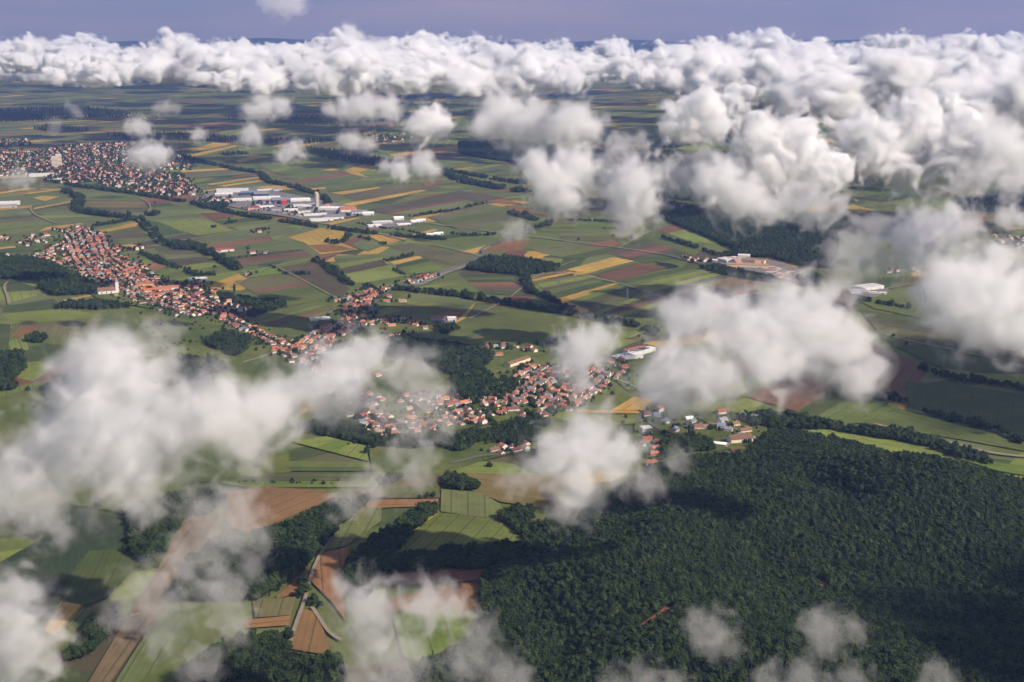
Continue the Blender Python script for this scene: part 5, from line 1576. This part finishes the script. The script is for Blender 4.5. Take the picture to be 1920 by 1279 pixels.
# ---- the farther houses, too many and too small to stand alone
street([(155, 440), (164, 455), (167, 470), (180, 490), (215, 515), (255, 535), (310, 556), (350, 572), (400, 590)], 'x', 'x', 14, 12, 3, own=False)
fill([(130, 452), (170, 448), (215, 488), (205, 520), (120, 500), (70, 490), (60, 480)], 21, 0.5, seed=2)
fill([(100, 430), (150, 425), (175, 430), (200, 460), (170, 470), (130, 450)], 26, 0.5, seed=3, dens=.7)
fill([(180, 470), (255, 490), (300, 525), (310, 560), (250, 545), (190, 515)], 21, 0.4, seed=4)
fill([(90, 500), (180, 505), (240, 545), (210, 560), (130, 525)], 30, 0.4, seed=5, dens=.7)
fill([(230, 545), (330, 560), (380, 590), (330, 595), (260, 575)], 27, 0.4, seed=6, dens=.75)
fill([(300, 540), (370, 525), (430, 560), (440, 600), (400, 598), (340, 570)], 23, 0.4, seed=7)
fill([(200, 462), (270, 462), (270, 470), (205, 474)], 22, 0.4, seed=8, dens=.7)
fill([(30, 455), (70, 440), (95, 440), (90, 455), (50, 462)], 24, 0.4, seed=9, dens=.6)
fill([(-20, 448), (30, 444), (30, 452), (-20, 454)], 26, 0.4, seed=10, dens=.6)
fill([(-20, 472), (25, 475), (22, 480), (-20, 480)], 24, 0.4, seed=11, dens=.7)
fill([(470, 610), (560, 640), (600, 665), (560, 690), (520, 665)], 24, 0.5, seed=13, dens=.7)
fill([(400, 560), (450, 575), (470, 590), (440, 600), (405, 580)], 26, 0.5, seed=14, dens=.5)
fill([(1285, 482), (1330, 490), (1335, 494), (1290, 490)], 24, 0.3, seed=15, dens=.7)
fill([(1860, 440), (1960, 440), (1960, 470), (1880, 465)], 30, 0.3, seed=16, dens=.5)
fill([(1660, 505), (1720, 500), (1730, 512), (1670, 515)], 30, 0.3, seed=17, dens=.5)
# the far town
fill([(-40, 278), (60, 285), (130, 272), (230, 268), (250, 290), (230, 320), (150, 315), (90, 330), (-40, 335)], 36, 0.3, seed=20, dens=.7)
fill([(60, 300), (160, 300), (200, 340), (120, 345), (70, 325)], 30, 0.3, seed=21, dens=.75)
fill([(160, 315), (260, 310), (350, 335), (375, 365), (300, 370), (200, 350)], 30, 0.3, seed=22, dens=.65)
fill([(230, 268), (330, 280), (370, 318), (330, 322), (250, 310)], 44, 0.3, seed=23, dens=.5)
fill([(-40, 264), (50, 262), (60, 274), (-40, 278)], 40, 0.3, seed=24, dens=.6)
fill([(370, 372), (440, 372), (420, 386), (380, 382)], 30, 0.3, seed=25, dens=.5)
fill([(170, 214), (290, 218), (290, 224), (180, 221)], 60, 0.3, seed=26, dens=.6)
fill([(695, 255), (770, 252), (775, 268), (710, 270)], 46, 0.3, seed=27, dens=.5)
ES = scatter(np.array(wp([(440, 384), (520, 378), (590, 392), (690, 402), (640, 408), (560, 408), (480, 398)])), 34, 61, .5)
for p in ES:
    if hr.random() < .6 and free(p, 12): STUFF_HOUSES.append((p[0], p[1], .25, str(hr.choice(['small', 'long'])), str(hr.choice(['white', 'cream', 'pinkish'])), 'grey'))
V, F, MI = [], [], []
mats = list(WALL.values())[:5] + [ROOF[k] for k in ('orange', 'red', 'dark red', 'brown', 'grey', 'rusty')]
wi = {k: i for i, k in enumerate(list(WALL)[:5])}
ri = {k: i + 5 for i, k in enumerate(('orange', 'red', 'dark red', 'brown', 'grey', 'rusty'))}
ri['blue-grey'] = ri['grey']; ri['pale'] = ri['grey']
for x, y, a, size, wall, roof in STUFF_HOUSES:
    w, d, h, rise = SIZES[size]
    far = math.hypot(x, y) > 4600
    if far:
        k = hr.uniform(0.9, 1.3); w, d, h, rise = w * k, d * k, h * k * 1.1, rise * 1.35
    c, s = math.cos(a), math.sin(a)
    for (gv_, gf_), mi in ((body_geo(w, d, h, rise), wi[wall]), (roof_geo(w, d, h, rise), ri[roof])):
        n = len(V)
        V += [(x + c * px - s * py, y + s * px + c * py, pz) for px, py, pz in gv_]
        F += [tuple(i + n for i in f) for f in gf_]; MI += [mi] * len(gf_)
o = mesh_obj('distant_houses', V, F, mats, mat_idx=MI)
tag(o, 'red-roofed white houses crowding the long village and the far town', 'houses', kind='stuff')
print('houses own', len([o for o in bpy.data.objects if o.name.startswith('house')]), 'stuff', len(STUFF_HOUSES))

# garden trees between the houses
GT = []
gr = np.random.default_rng(8)
for x, y, *_ in STUFF_HOUSES:
    for _ in range(4 if math.hypot(x, y) < 4600 else 6):
        GT.append((x + gr.normal(0, 14), y + gr.normal(0, 14), -0.5))
for o_ in list(bpy.data.objects):
    if o_.name.startswith('house') and o_.type == 'EMPTY':
        for _ in range(4):
            GT.append((o_.location.x + gr.normal(0, 13), o_.location.y + gr.normal(0, 13), -0.5))
GT = np.array(GT)
T_ = np.array([[p[0], p[1]] for p in TAKEN])
ok = np.array([np.min(np.maximum(abs(T_[:, 0] - g[0]), abs(T_[:, 1] - g[1]))) > 6.5 for g in GT])
GT = GT[ok]
wood_object('garden_trees', GT, np.where(np.hypot(GT[:, 0], GT[:, 1]) > 4600, 1.25, 1.0) * gr.normal(8.0, 2, len(GT)).clip(4, 14), 'bro', 'dark green garden trees filling the gaps between the village houses', 'garden trees', 31)
# ------------------------------------------------------------------ clouds
# every cloud is a closed, fractal body of real volume: three nested shells (thin rim,
# middle, core) each filled with evenly scattering droplets
def volume_mat(name, density, color=(1, 1, 1), g=0.25):
    m = bpy.data.materials.new(name)
    m.use_nodes = True
    nt = m.node_tree
    nt.nodes.clear()
    out = nt.nodes.new('ShaderNodeOutputMaterial')
    vs = nt.nodes.new('ShaderNodeVolumeScatter')
    vs.inputs['Color'].default_value = (*color, 1)
    vs.inputs['Density'].default_value = density
    vs.inputs['Anisotropy'].default_value = g
    nt.links.new(vs.outputs[0], out.inputs['Volume'])
    return m

CW = (1.0, 0.966, 0.970)
MIST = [volume_mat('mist_rim', 0.003, CW, 0.0), volume_mat('mist_body', 0.0065, CW, 0.0), volume_mat('mist_core', 0.010, CW, 0.0)]
SOFT = [volume_mat('scud_veil', 0.0016, CW, 0.0), volume_mat('scud_rim', 0.003, CW, 0.0), volume_mat('scud_shell', 0.006, CW, 0.0), volume_mat('scud_body', 0.014, CW, 0.0), volume_mat('scud_core', 0.03, CW, 0.0)]
FIRM = [volume_mat('cumulus_rim', 0.012, CW, -0.12), volume_mat('cumulus_body', 0.035, CW, -0.12), volume_mat('cumulus_core', 0.08, CW, -0.12)]
LEVELS = {2: (0.04, 0.24), 3: (0.04, 0.17, 0.34), 5: (-0.11, 0.0, 0.11, 0.24, 0.42)}

# periodic band-limited noise tile
NT = 64
def _tile():
    k = np.fft.fftfreq(NT) * NT
    kx, ky, kz = np.meshgrid(k, k, k, indexing='ij')
    kk = np.sqrt(kx**2 + ky**2 + kz**2)
    band = np.exp(-((kk - 8.0) / 2.4) ** 2)
    f = np.fft.fftn(RNG.standard_normal((NT, NT, NT))) * band
    t = np.real(np.fft.ifftn(f))
    return (t / t.std()).astype(np.float32)
TILE = _tile()

def noise(P):
    """P (n,3) in wavelengths; tile holds 8 waves"""
    q = (P * (NT / 8.0)) % NT
    i = np.floor(q).astype(np.int32)
    f = (q - i).astype(np.float32)
    i %= NT
    j = (i + 1) % NT
    f = f * f * (3 - 2 * f)
    x0, y0, z0 = i.T; x1, y1, z1 = j.T
    fx, fy, fz = f.T
    T = TILE
    a = T[x0, y0, z0] * (1 - fx) + T[x1, y0, z0] * fx
    b = T[x0, y1, z0] * (1 - fx) + T[x1, y1, z0] * fx
    c = T[x0, y0, z1] * (1 - fx) + T[x1, y0, z1] * fx
    d = T[x0, y1, z1] * (1 - fx) + T[x1, y1, z1] * fx
    return (a * (1 - fy) + b * fy) * (1 - fz) + (c * (1 - fy) + d * fy) * fz

def surface_nets(F, org, h, lev):
    """closed iso-surface F > lev of a padded grid, as quads facing outwards"""
    S = F > lev
    A = S[:-1, :-1, :-1]
    cnt = np.zeros(A.shape, np.int8)
    nx, ny, nz = A.shape
    corners = [(i, j, k) for i in (0, 1) for j in (0, 1) for k in (0, 1)]
    for i, j, k in corners:
        cnt += S[i:i + nx, j:j + ny, k:k + nz]
    act = (cnt > 0) & (cnt < 8)
    idx = np.full(A.shape, -1, np.int32)
    I = np.argwhere(act)
    if len(I) == 0:
        return np.zeros((0, 3)), np.zeros((0, 4), np.int32)
    idx[act] = np.arange(len(I))
    acc = np.zeros((len(I), 3)); n = np.zeros(len(I))
    a0 = I
    G = F - lev
    for axis in range(3):
        o1, o2 = [a for a in range(3) if a != axis]
        for u in (0, 1):
            for v in (0, 1):
                s = a0.copy(); s[:, o1] += u; s[:, o2] += v
                e = s.copy(); e[:, axis] += 1
                gs = G[s[:, 0], s[:, 1], s[:, 2]]; ge = G[e[:, 0], e[:, 1], e[:, 2]]
                m = (gs > 0) != (ge > 0)
                t = gs[m] / (gs[m] - ge[m])
                p = s[m].astype(float); p[:, axis] += t
                acc[m] += p; n[m] += 1
    V = org + h * acc / n[:, None]
    quads = []
    for axis in range(3):
        o1, o2 = (axis + 1) % 3, (axis + 2) % 3
        sl = [slice(1, -1)] * 3
        sl[axis] = slice(0, -1)
        s0 = S[tuple(sl)]
        sl1 = list(sl); sl1[axis] = slice(1, None)
        s1 = S[tuple(sl1)]
        for flip, m in ((0, s0 & ~s1), (1, ~s0 & s1)):
            E = np.argwhere(m)
            if not len(E): continue
            for a in range(3):
                if a != axis: E[:, a] += 1
            def cell(d1, d2):
                c = E.copy(); c[:, o1] -= d1; c[:, o2] -= d2
                return idx[c[:, 0], c[:, 1], c[:, 2]]
            q = np.stack([cell(1, 1), cell(0, 1), cell(0, 0), cell(1, 0)], 1)
            quads.append(q if not flip else q[:, ::-1])
    return V, np.concatenate(quads)

def cloud_mesh(name, lobes, mats, voxel, amp=0.5, wave=None, billow=0.0, octaves=5, levels=None, flat=None, seed=0, squash=1.0, gain=0.56, core_noise=0.32):
    """lobes: (x, y, z, r) rows in metres about the cloud's own origin"""
    L = np.array(lobes, float)
    levels = levels or LEVELS[len(mats)]
    r = L[:, 3]
    pad = 0.45
    lo = (L[:, :3] - r[:, None] * (1 + pad)).min(0)
    hi = (L[:, :3] + r[:, None] * (1 + pad)).max(0)
    lo[2] = (L[:, 2] - r * squash * (1 + pad)).min(); hi[2] = (L[:, 2] + r * squash * (1 + pad)).max()
    n = np.ceil((hi - lo) / voxel).astype(int) + 3
    org = lo - voxel
    ax = [org[a] + voxel * np.arange(n[a]) for a in range(3)]
    X, Y, Z = np.meshgrid(*[a.astype(np.float32) for a in ax], indexing='ij')
    acc = np.zeros(X.shape, np.float32)
    K = 7.0
    for x, y, z, rr in L:
        # only near the lobe
        b = []
        for a, c, q in ((0, x, 1), (1, y, 1), (2, z, squash)):
            i0 = max(0, int((c - rr * q * 1.9 - org[a]) / voxel)); i1 = min(n[a], int((c + rr * q * 1.9 - org[a]) / voxel) + 2)
            b.append(slice(i0, i1))
        b = tuple(b)
        d = np.sqrt((X[b] - x) ** 2 + (Y[b] - y) ** 2 + ((Z[b] - z) / squash) ** 2) / rr
        acc[b] += np.exp(K * (1 - d))
    s = np.log(acc + 1e-9) / K
    s = np.maximum(s, -1.2)
    if flat is not None:
        s = s - np.clip((flat - Z) / (0.30 * r.mean()), 0, 4) * 0.8
    m = (s > -0.75) & (s < 1.2)
    P = np.stack([X[m], Y[m], Z[m]], 1)
    wv = wave or 0.9 * r.mean()
    off = np.array([seed * 1.37, seed * 2.11, seed * 0.73])
    q = P / wv
    warp = np.stack([noise(q * 0.7 + off + k * 3.3) for k in range(3)], 1) * 0.16
    q = q + warp
    tot = np.zeros(len(P), np.float32); a = 1.0; fr = 1.0; norm = 0.0
    for o in range(octaves):
        v = noise(q * fr + off + o * 5.17)
        if billow:
            v = (1 - billow) * v + billow * (1.9 * np.abs(v) - 1.35)
        tot += a * v; norm += a
        a *= gain; fr *= 2.07
    F = s
    # ragged rims, calmer hearts
    wgt = np.clip(1.12 - 1.15 * s[m], core_noise, 1.0)
    F[m] = s[m] + amp * wgt * (tot / norm).astype(np.float32)
    F[0], F[-1] = -1, -1; F[:, 0], F[:, -1] = -1, -1; F[:, :, 0], F[:, :, -1] = -1, -1
    Vs, Qs, Ms, base = [], [], [], 0
    # the inner shells need less detail
    e = [(q // 2) * 2 for q in F.shape]
    G = F[:e[0], :e[1], :e[2]].reshape(e[0] // 2, 2, e[1] // 2, 2, e[2] // 2, 2).mean((1, 3, 5))
    G = np.pad(G, 1, constant_values=-1)
    for k, lv in enumerate(levels):
        if k == 0 or (k in (1, 2) and len(levels) == 5): V, Q = surface_nets(F, org, voxel, lv)
        else: V, Q = surface_nets(G, org - 1.5 * voxel, 2 * voxel, lv)
        if len(Q) == 0: continue
        Vs.append(V); Qs.append(Q + base); Ms.append(np.full(len(Q), k)); base += len(V)
    me = bpy.data.meshes.new(name)
    build_fast(me, np.concatenate(Vs), np.concatenate(Qs).astype(np.int32))
    for mt in mats: me.materials.append(mt)
    me.polygons.foreach_set('material_index', np.concatenate(Ms).astype(np.int32))
    me.update()
    return me

def cloud_at(lobes_px, zc, mats, label, vox_px=3.0, depth=0.5, name='cloud', seed=1, group=None, **kw):
    """a cloud surveyed from the photograph: lobes (px, py, radius px); its middle floats zc metres up"""
    A = np.array(lobes_px, float)
    rr = np.random.default_rng(seed)
    mx, my = (A[:, 0] * A[:, 2]).sum() / A[:, 2].sum(), (A[:, 1] * A[:, 2]).sum() / A[:, 2].sum()
    d = ray(mx, my)
    dist = (zc - ALT) / d[2]
    c = np.array([0, 0, ALT]) + d * dist
    if mats is MIST: vox_px *= 1.2
    elif mats is SOFT: vox_px *= 1.12
    if mats is not FIRM: kw.setdefault('octaves', 6); kw.setdefault('gain', 0.58)
    if mats is not FIRM and 'amp' not in kw: kw['amp'] = 0.5
    L = []
    for px, py, pr in A:
        t = dist * (1 + 0.0)
        p = np.array([0, 0, ALT]) + ray(px, py) * t
        rad = pr * dist / FPX * (1.1 if mats is SOFT and pr > 40 else 1.0)
        p = p + np.array([0, 1, -0.12]) * rr.uniform(-1, 1) * depth * rad
        L.append((*(p - c), rad))
    me = cloud_mesh(name, L, mats, vox_px * dist / FPX, seed=seed, **kw)
    o = bpy.data.objects.new(name, me)
    o.location = c
    COL.objects.link(o)
    return tag(o, label, 'cloud', group)
# ------------------------------------------------------------------ haze
def haze():
    m = bpy.data.materials.new('haze_air'); m.use_nodes = True
    nt = m.node_tree; nt.nodes.clear()
    out = nt.nodes.new('ShaderNodeOutputMaterial'); pv = nt.nodes.new('ShaderNodeVolumePrincipled')
    pv.inputs['Color'].default_value = (0.25, 0.385, 0.86, 1)
    pv.inputs['Density'].default_value = 4.2e-5
    pv.inputs['Anisotropy'].default_value = 0.1
    nt.links.new(pv.outputs[0], out.inputs['Volume'])
    h = 34000
    o = mesh_obj('haze', *box_geo(-h, h, -h, h, -20, 1400), m)
    tag(o, kind='stuff')
haze()

# ------------------------------------------------------------------ clouds near the aircraft
K1 = dict(vox_px=3.4)
cloud_at([(210, 680, 70), (150, 692, 50), (250, 720, 60), (120, 850, 92), (55, 875, 70), (230, 830, 108), (330, 790, 85), (420, 770, 75), (500, 770, 62), (260, 895, 66), (170, 760, 78), (460, 830, 55)], 300, SOFT,
         'largest white cloud, sprawling over the fields at left, its tower pointing to the long village', seed=3, **K1)
cloud_at([(640, 690, 60), (690, 668, 46), (600, 728, 62), (545, 742, 52), (655, 730, 55)], 300, SOFT, 'white cloud covering the junction of the two village streets', seed=5, **K1)
cloud_at([(765, 690, 56), (800, 740, 55), (770, 790, 50), (720, 760, 40), (830, 800, 34)], 300, MIST, 'thin grey veil of cloud over the near village roofs', seed=6, amp=0.65, **K1)
cloud_at([(290, 625, 40), (320, 660, 32), (300, 690, 36), (270, 640, 26), (330, 620, 24)], 320, MIST, 'thin curl of mist standing above the tower of the largest cloud', seed=7, amp=0.7, **K1)
cloud_at([(1090, 655, 52), (1130, 636, 36), (1060, 690, 38), (1090, 715, 34)], 300, SOFT, 'small soft white cloud between the pale green field and the terrace streets', seed=8, amp=0.6, **K1)
cloud_at([(1280, 600, 55), (1320, 585, 50), (1400, 620, 75), (1480, 590, 66), (1540, 592, 58), (1500, 660, 70), (1590, 650, 62), (1605, 715, 48), (1430, 680, 60), (1640, 690, 36), (1275, 690, 70), (1228, 722, 48), (1330, 705, 62), (1270, 748, 44)], 300, SOFT, 'big white cloud lying right of centre in front of the brickworks', seed=9, **K1)
cloud_at([(1100, 850, 80), (1042, 850, 48), (1150, 872, 58), (1080, 918, 50), (1190, 848, 36)], 300, SOFT, 'dense round white cloud hanging over the top edge of the big forest', seed=10, **K1)
cloud_at([(1000, 880, 40), (960, 900, 34), (1060, 960, 36), (1220, 900, 38), (1270, 860, 34)], 300, MIST, 'thin shreds around the dense round cloud over the forest edge', seed=11, amp=0.75, **K1)
cloud_at([(700, 1140, 60), (640, 1114, 34), (800, 1128, 50), (850, 1135, 36), (692, 1195, 48)], 280, SOFT, 'bright white cloud below the small red-brown field at the bottom', seed=12, amp=0.6, **K1)
cloud_at([(750, 1252, 74), (880, 1240, 60), (950, 1275, 52), (900, 1180, 40), (680, 1270, 50)], 280, MIST, 'ragged grey cloud along the bottom edge left of the forest', seed=13, amp=0.65, **K1)
cloud_at([(15, 1150, 66), (45, 1205, 70), (98, 1185, 40), (5, 1260, 66), (90, 1240, 36)], 280, SOFT, 'grey-white cloud in the bottom left corner', seed=14, amp=0.6, **K1)
cloud_at([(430, 955, 60), (400, 1010, 56), (345, 1050, 50), (470, 1000, 46), (380, 960, 40), (440, 990, 50)], 290, MIST, 'upper part of the thin veil drifting across the tan strip', seed=15, amp=0.7, **K1)
cloud_at([(270, 1105, 56), (320, 1130, 50), (420, 1105, 62), (230, 1150, 46), (300, 1185, 52), (440, 1170, 40), (370, 1250, 50), (470, 1060, 34)], 290, MIST, 'lower part of the thin veil drifting across the tan strip and dark wood', seed=16, amp=0.7, **K1)
cloud_at([(60, 955, 70), (10, 930, 60), (110, 990, 40)], 300, MIST, 'faint shreds under the left end of the largest cloud', seed=17, amp=0.7, **K1)
cloud_at([(1335, 1185, 50), (1310, 1170, 34), (1365, 1205, 34)], 280, MIST, 'small faint puff above the forest near the bottom, left one', seed=18, amp=0.7, **K1)
cloud_at([(1530, 1170, 40), (1560, 1185, 46), (1600, 1180, 32), (1540, 1210, 30)], 280, MIST, 'small faint puff above the forest near the bottom, right one', seed=19, amp=0.7, **K1)
cloud_at([(1750, 1255, 34), (1772, 1275, 34), (1740, 1280, 30)], 280, MIST, 'small bright puff at the bottom edge over the forest, towards the corner', seed=20, amp=0.6, **K1)
cloud_at([(1210, 1278, 44), (1265, 1290, 40), (1150, 1285, 34), (1500, 1275, 50), (1440, 1280, 40), (1600, 1280, 40)], 280, MIST, 'low shreds along the bottom edge over the forest', seed=21, amp=0.7, **K1)
cloud_at([(790, 862, 40), (700, 905, 46), (650, 935, 40), (775, 895, 40), (740, 850, 30)], 290, MIST, 'thin shreds over the top of the farm track', seed=22, amp=0.75, **K1)
cloud_at([(1810, 560, 84), (1875, 560, 80), (1770, 525, 56), (1905, 620, 56), (1845, 600, 56), (1880, 490, 46)], 320, SOFT, 'large soft white cloud at the right edge, half way up', seed=23, vox_px=3.6)
cloud_at([(1700, 430, 52), (1770, 430, 58), (1640, 440, 44), (1600, 470, 46), (1700, 480, 50), (1580, 520, 42), (1640, 500, 40), (1560, 470, 30)], 340, MIST, 'ragged thin cloud trailing left from the large cloud at the right edge', seed=24, amp=0.7, vox_px=3.2)
cloud_at([(1745, 440, 50), (1800, 425, 40), (1700, 450, 40), (1720, 480, 36)], 350, SOFT, 'white knot in the middle of the ragged cloud at right', seed=25, amp=0.6, vox_px=3)
cloud_at([(1890, 405, 30), (1910, 412, 24), (1875, 412, 20)], 360, SOFT, 'small white puff at the right edge below the cloud bank', seed=26, vox_px=2.6)

K2 = dict(vox_px=2.4)
for L, z, mt, lab, kw in [
    ([(1080, 318, 50), (1042, 352, 46), (1004, 300, 30), (1062, 372, 38), (1025, 330, 40), (985, 310, 24)], 312, SOFT, 'left of the twin white clouds above the strip fields', dict(amp=.55)),
    ([(1190, 345, 52), (1170, 375, 40), (1205, 385, 38), (1150, 340, 28)], 312, SOFT, 'right of the twin white clouds above the strip fields', dict(amp=.55)),
    ([(1185, 415, 34), (1170, 430, 24)], 312, MIST, 'faint tail below the right twin cloud', dict(amp=.7)),
    ([(1340, 345, 46), (1395, 370, 50), (1440, 388, 34), (1360, 325, 34)], 312, SOFT, 'white cloud below the bulging front cloud of the bank', dict(amp=.5)),
    ([(1530, 380, 50), (1480, 375, 40), (1570, 385, 34)], 312, MIST, 'thin veil right of the white cloud below the bulging front cloud', dict(amp=.7)),
    ([(1425, 265, 56), (1400, 290, 44), (1490, 262, 54), (1480, 312, 66), (1545, 318, 50), (1440, 320, 46)], 345, FIRM, 'bulging white front cloud of the bank, right of centre', dict(billow=.75, amp=.42)),
    ([(1640, 275, 66), (1715, 250, 72), (1780, 285, 66), (1690, 310, 56), (1600, 258, 44), (1760, 320, 40)], 345, FIRM, 'broad white front cloud of the bank, next to the bulging one', dict(billow=.75, amp=.42)),
    ([(1860, 270, 54), (1910, 300, 46), (1830, 250, 40), (1900, 330, 30)], 345, SOFT, 'greyish front cloud of the bank at the right edge', dict(billow=.6, amp=.5)),
    ([(278, 292, 34), (250, 294, 22), (305, 290, 24)], 312, SOFT, 'oval white puff hanging over the right part of the far town', dict(amp=.5)),
    ([(258, 238, 24), (240, 238, 14), (274, 242, 14)], 400, SOFT, 'small white puff above the oval one near the far town', dict(amp=.5)),
    ([(104, 234, 18), (100, 245, 12)], 400, MIST[:2], 'tiny grey puff beyond the far town, upper left', dict(amp=.6)),
    ([(372, 252, 18), (366, 256, 12)], 400, SOFT, 'tiny white puff right of the one above the far town', dict(amp=.5)),
    ([(472, 246, 22), (462, 258, 20), (484, 262, 14)], 400, SOFT, 'small white puff with a pointed top beyond the fields', dict(amp=.5)),
    ([(545, 282, 24), (530, 294, 18), (560, 270, 14), (565, 292, 14)], 390, SOFT, 'ragged small puff right of the pointed one', dict(amp=.6)),
    ([(660, 264, 24), (690, 270, 20), (640, 260, 14)], 390, SOFT, 'flat small puff above the narrow dark wood', dict(amp=.55)),
    ([(790, 305, 28), (750, 318, 26), (810, 318, 20), (722, 314, 18)], 312, SOFT, 'elongated white puff over the fields left of the twin clouds', dict(amp=.55)),
    ([(495, 202, 28), (470, 208, 22), (525, 200, 24)], 420, SOFT, 'low white puff under the left part of the bank', dict(amp=.5)),
    ([(312, 200, 18), (295, 204, 14), (330, 204, 14)], 420, MIST, 'faint small puff under the left part of the bank', dict(amp=.6)),
    ([(650, 205, 30), (690, 200, 34), (730, 204, 30), (620, 206, 18)], 420, SOFT, 'wide white puff under the middle of the bank', dict(amp=.5)),
    ([(805, 232, 40), (780, 240, 24), (830, 236, 24)], 410, FIRM, 'round white cloud hanging from the middle of the bank', dict(amp=.45, billow=.4)),
    ([(945, 215, 48), (910, 235, 32), (1000, 232, 44), (970, 250, 34)], 420, SOFT, 'white cloud heap above the long blue forest, left one', dict(amp=.5, billow=.4)),
    ([(1075, 232, 44), (1110, 240, 30), (1040, 245, 30)], 420, SOFT, 'white cloud heap above the long blue forest, right one', dict(amp=.5, billow=.4)),
    ([(1165, 275, 34), (1150, 285, 22), (1200, 262, 24)], 400, MIST, 'thin white puff over the long blue forest', dict(amp=.6)),
    ([(1290, 225, 48), (1340, 235, 36), (1260, 240, 30), (1320, 200, 36)], 420, FIRM, 'white cloud left of the bulging front cloud', dict(amp=.45, billow=.6)),
    ([(40, 335, 26), (20, 338, 20), (58, 338, 16)], 340, MIST, 'thin grey shred over the near corner of the far town', dict(amp=.7)),
    ([(972, 430, 28), (950, 440, 18), (990, 428, 14)], 340, MIST, 'faint small puff above the oval wood', dict(amp=.7)),
    ([(140, 205, 14), (150, 215, 12), (128, 196, 10)], 420, MIST, 'wispy tail under the bank beyond the far town', dict(amp=.8)),
    ([(1280, 330, 40), (1320, 300, 34), (1250, 320, 30)], 312, MIST, 'shreds between the twin clouds and the bulging front cloud', dict(amp=.75)),
    ([(1840, 330, 40), (1800, 345, 30), (1890, 345, 36)], 312, MIST, 'grey shreds under the bank at the right edge', dict(amp=.7)),
    ([(530, 8, 30), (558, 10, 22), (505, 4, 20), (540, -8, 30)], 618, MIST[:2], 'pinkish tower cloud high above the bank at the top edge', dict(amp=.5)),
    ([(655, 62, 20), (672, 70, 14), (645, 72, 14)], 594, SOFT, 'lone white head poking above the bank, left of centre', dict(amp=.5)),
]:
    S_ = dict(K2); S_.update(kw)
    nm = int(abs(L[0][0] * 3 + L[0][1]))
    cy_ = sum(l[1] for l in L) / len(L)
    if z > 590: 
        # far towers: fix their distance rather than their height
        d_ = ray(L[0][0], cy_)
        z = ALT + d_[2] * 9000.0 / d_[1]
    cloud_at(L, z, mt, lab, seed=nm % 97, **S_)

# an unseen cloud added beyond the right edge, only to shade the big forest
me_ = cloud_mesh('cloud', [(0, 0, 0, 190), (170, 60, 10, 170), (-150, 80, 0, 160), (60, -150, 0, 170), (220, 200, 0, 170), (40, 190, 0, 160), (300, -60, 0, 150)], SOFT, 14, amp=0.45, seed=50)
o_ = bpy.data.objects.new('cloud', me_); o_.location = (1180, 800, 400); COL.objects.link(o_)
for loc_, sc_, lab_ in [((1530, 1700, 700), (1.15, 1.0, .5), 'unseen cloud added far beyond the right edge to shade the dark green fields')]:
    k_ = bpy.data.objects.new('cloud', me_); k_.location = loc_; k_.scale = sc_; COL.objects.link(k_)  # second unseen cloud, added to shade the fields on the right
    tag(k_, lab_, 'cloud')
tag(o_, 'wide unseen cloud added beyond the right edge to shade the near part of the big forest', 'cloud')

# ------------------------------------------------------------------ the cloud bank
def bank_shape(i):
    r = np.random.default_rng(300 + i)
    L = []
    n = int(r.integers(6, 10))
    W_ = 1.0
    for k in range(n):
        x, y = r.normal(0, 0.55), r.normal(0, 0.4)
        rad = r.uniform(0.30, 0.5) * (1 - 0.3 * min(1, abs(x)))
        L.append((x * 200, y * 200, r.uniform(-0.1, 0.1) * 200 + 20, rad * 200))
    for k in range(4):
        x, y = r.normal(0, 0.35), r.normal(0, 0.28)
        L.append((x * 200, y * 200, (0.28 + r.uniform(0, 0.28)) * 200, r.uniform(0.2, 0.34) * 200))
    return cloud_mesh('cumulus', L, FIRM, 6.6, amp=0.42, billow=0.8, octaves=5, gain=0.52, wave=80, flat=-45, seed=40 + i)
BANK = [bank_shape(i) for i in range(7)]
TOPS = [max(v.co.z for v in m.vertices) for m in BANK]
BX = [-200, 0, 150, 300, 520, 700, 820, 900, 1050, 1250, 1400, 1600, 1800, 2100]
BY = [166, 172, 182, 190, 194, 196, 208, 205, 212, 222, 232, 248, 262, 272]
br = np.random.default_rng(19)
nb = 0
D = 2600.0
while D < 12500:
    half = D * 0.42 + 400
    step = 290 + D * 0.016
    x = -half + br.uniform(0, step)
    while x < half:
        X, Y = x + br.normal(0, 70), D + br.normal(0, 110)
        sc = br.uniform(0.5, 1.2) * (1 + D / 20000)
        base = 330 + br.normal(0, 16) - 40 * (D > 8000)
        u, v = pix((X, Y, base - 50 * sc))
        lim = np.interp(u, BX, BY)
        top = pix((X, Y, base + 120 * sc))[1]
        if v < lim + br.normal(0, 9) and -150 < u < 2070 and br.random() < 0.9:
            k = int(br.integers(0, 7))
            o = bpy.data.objects.new('cloud', BANK[k])
            COL.objects.link(o)
            o.location = (X, Y, base); o.rotation_euler = (0, 0, br.uniform(0, 6.28))
            # the heads rise to just under the aircraft's own height
            roof = ALT - D * (br.uniform(46, 112) - 30) / FPX
            zz = min(sc * br.uniform(0.8, 1.1), max(0.25, (roof - base) / TOPS[k]))
            sc = min(sc, 1.7 * zz); o.scale = (sc, sc * br.uniform(.85, 1.15), zz)
            side = 'left' if u < 640 else ('middle' if u < 1280 else 'right')
            depth = 'front' if D < 5500 else ('middle' if D < 9000 else 'far')
            lab = f'white cumulus heap in the {depth} rows of the cloud bank, {side} third'
            tag(o, lab, 'cloud', f'heaps in the {depth} rows of the cloud bank, {side} third')
            nb += 1
        x += step * br.uniform(0.8, 1.2)
    D += 240 + D * 0.055
print('bank clouds', nb)
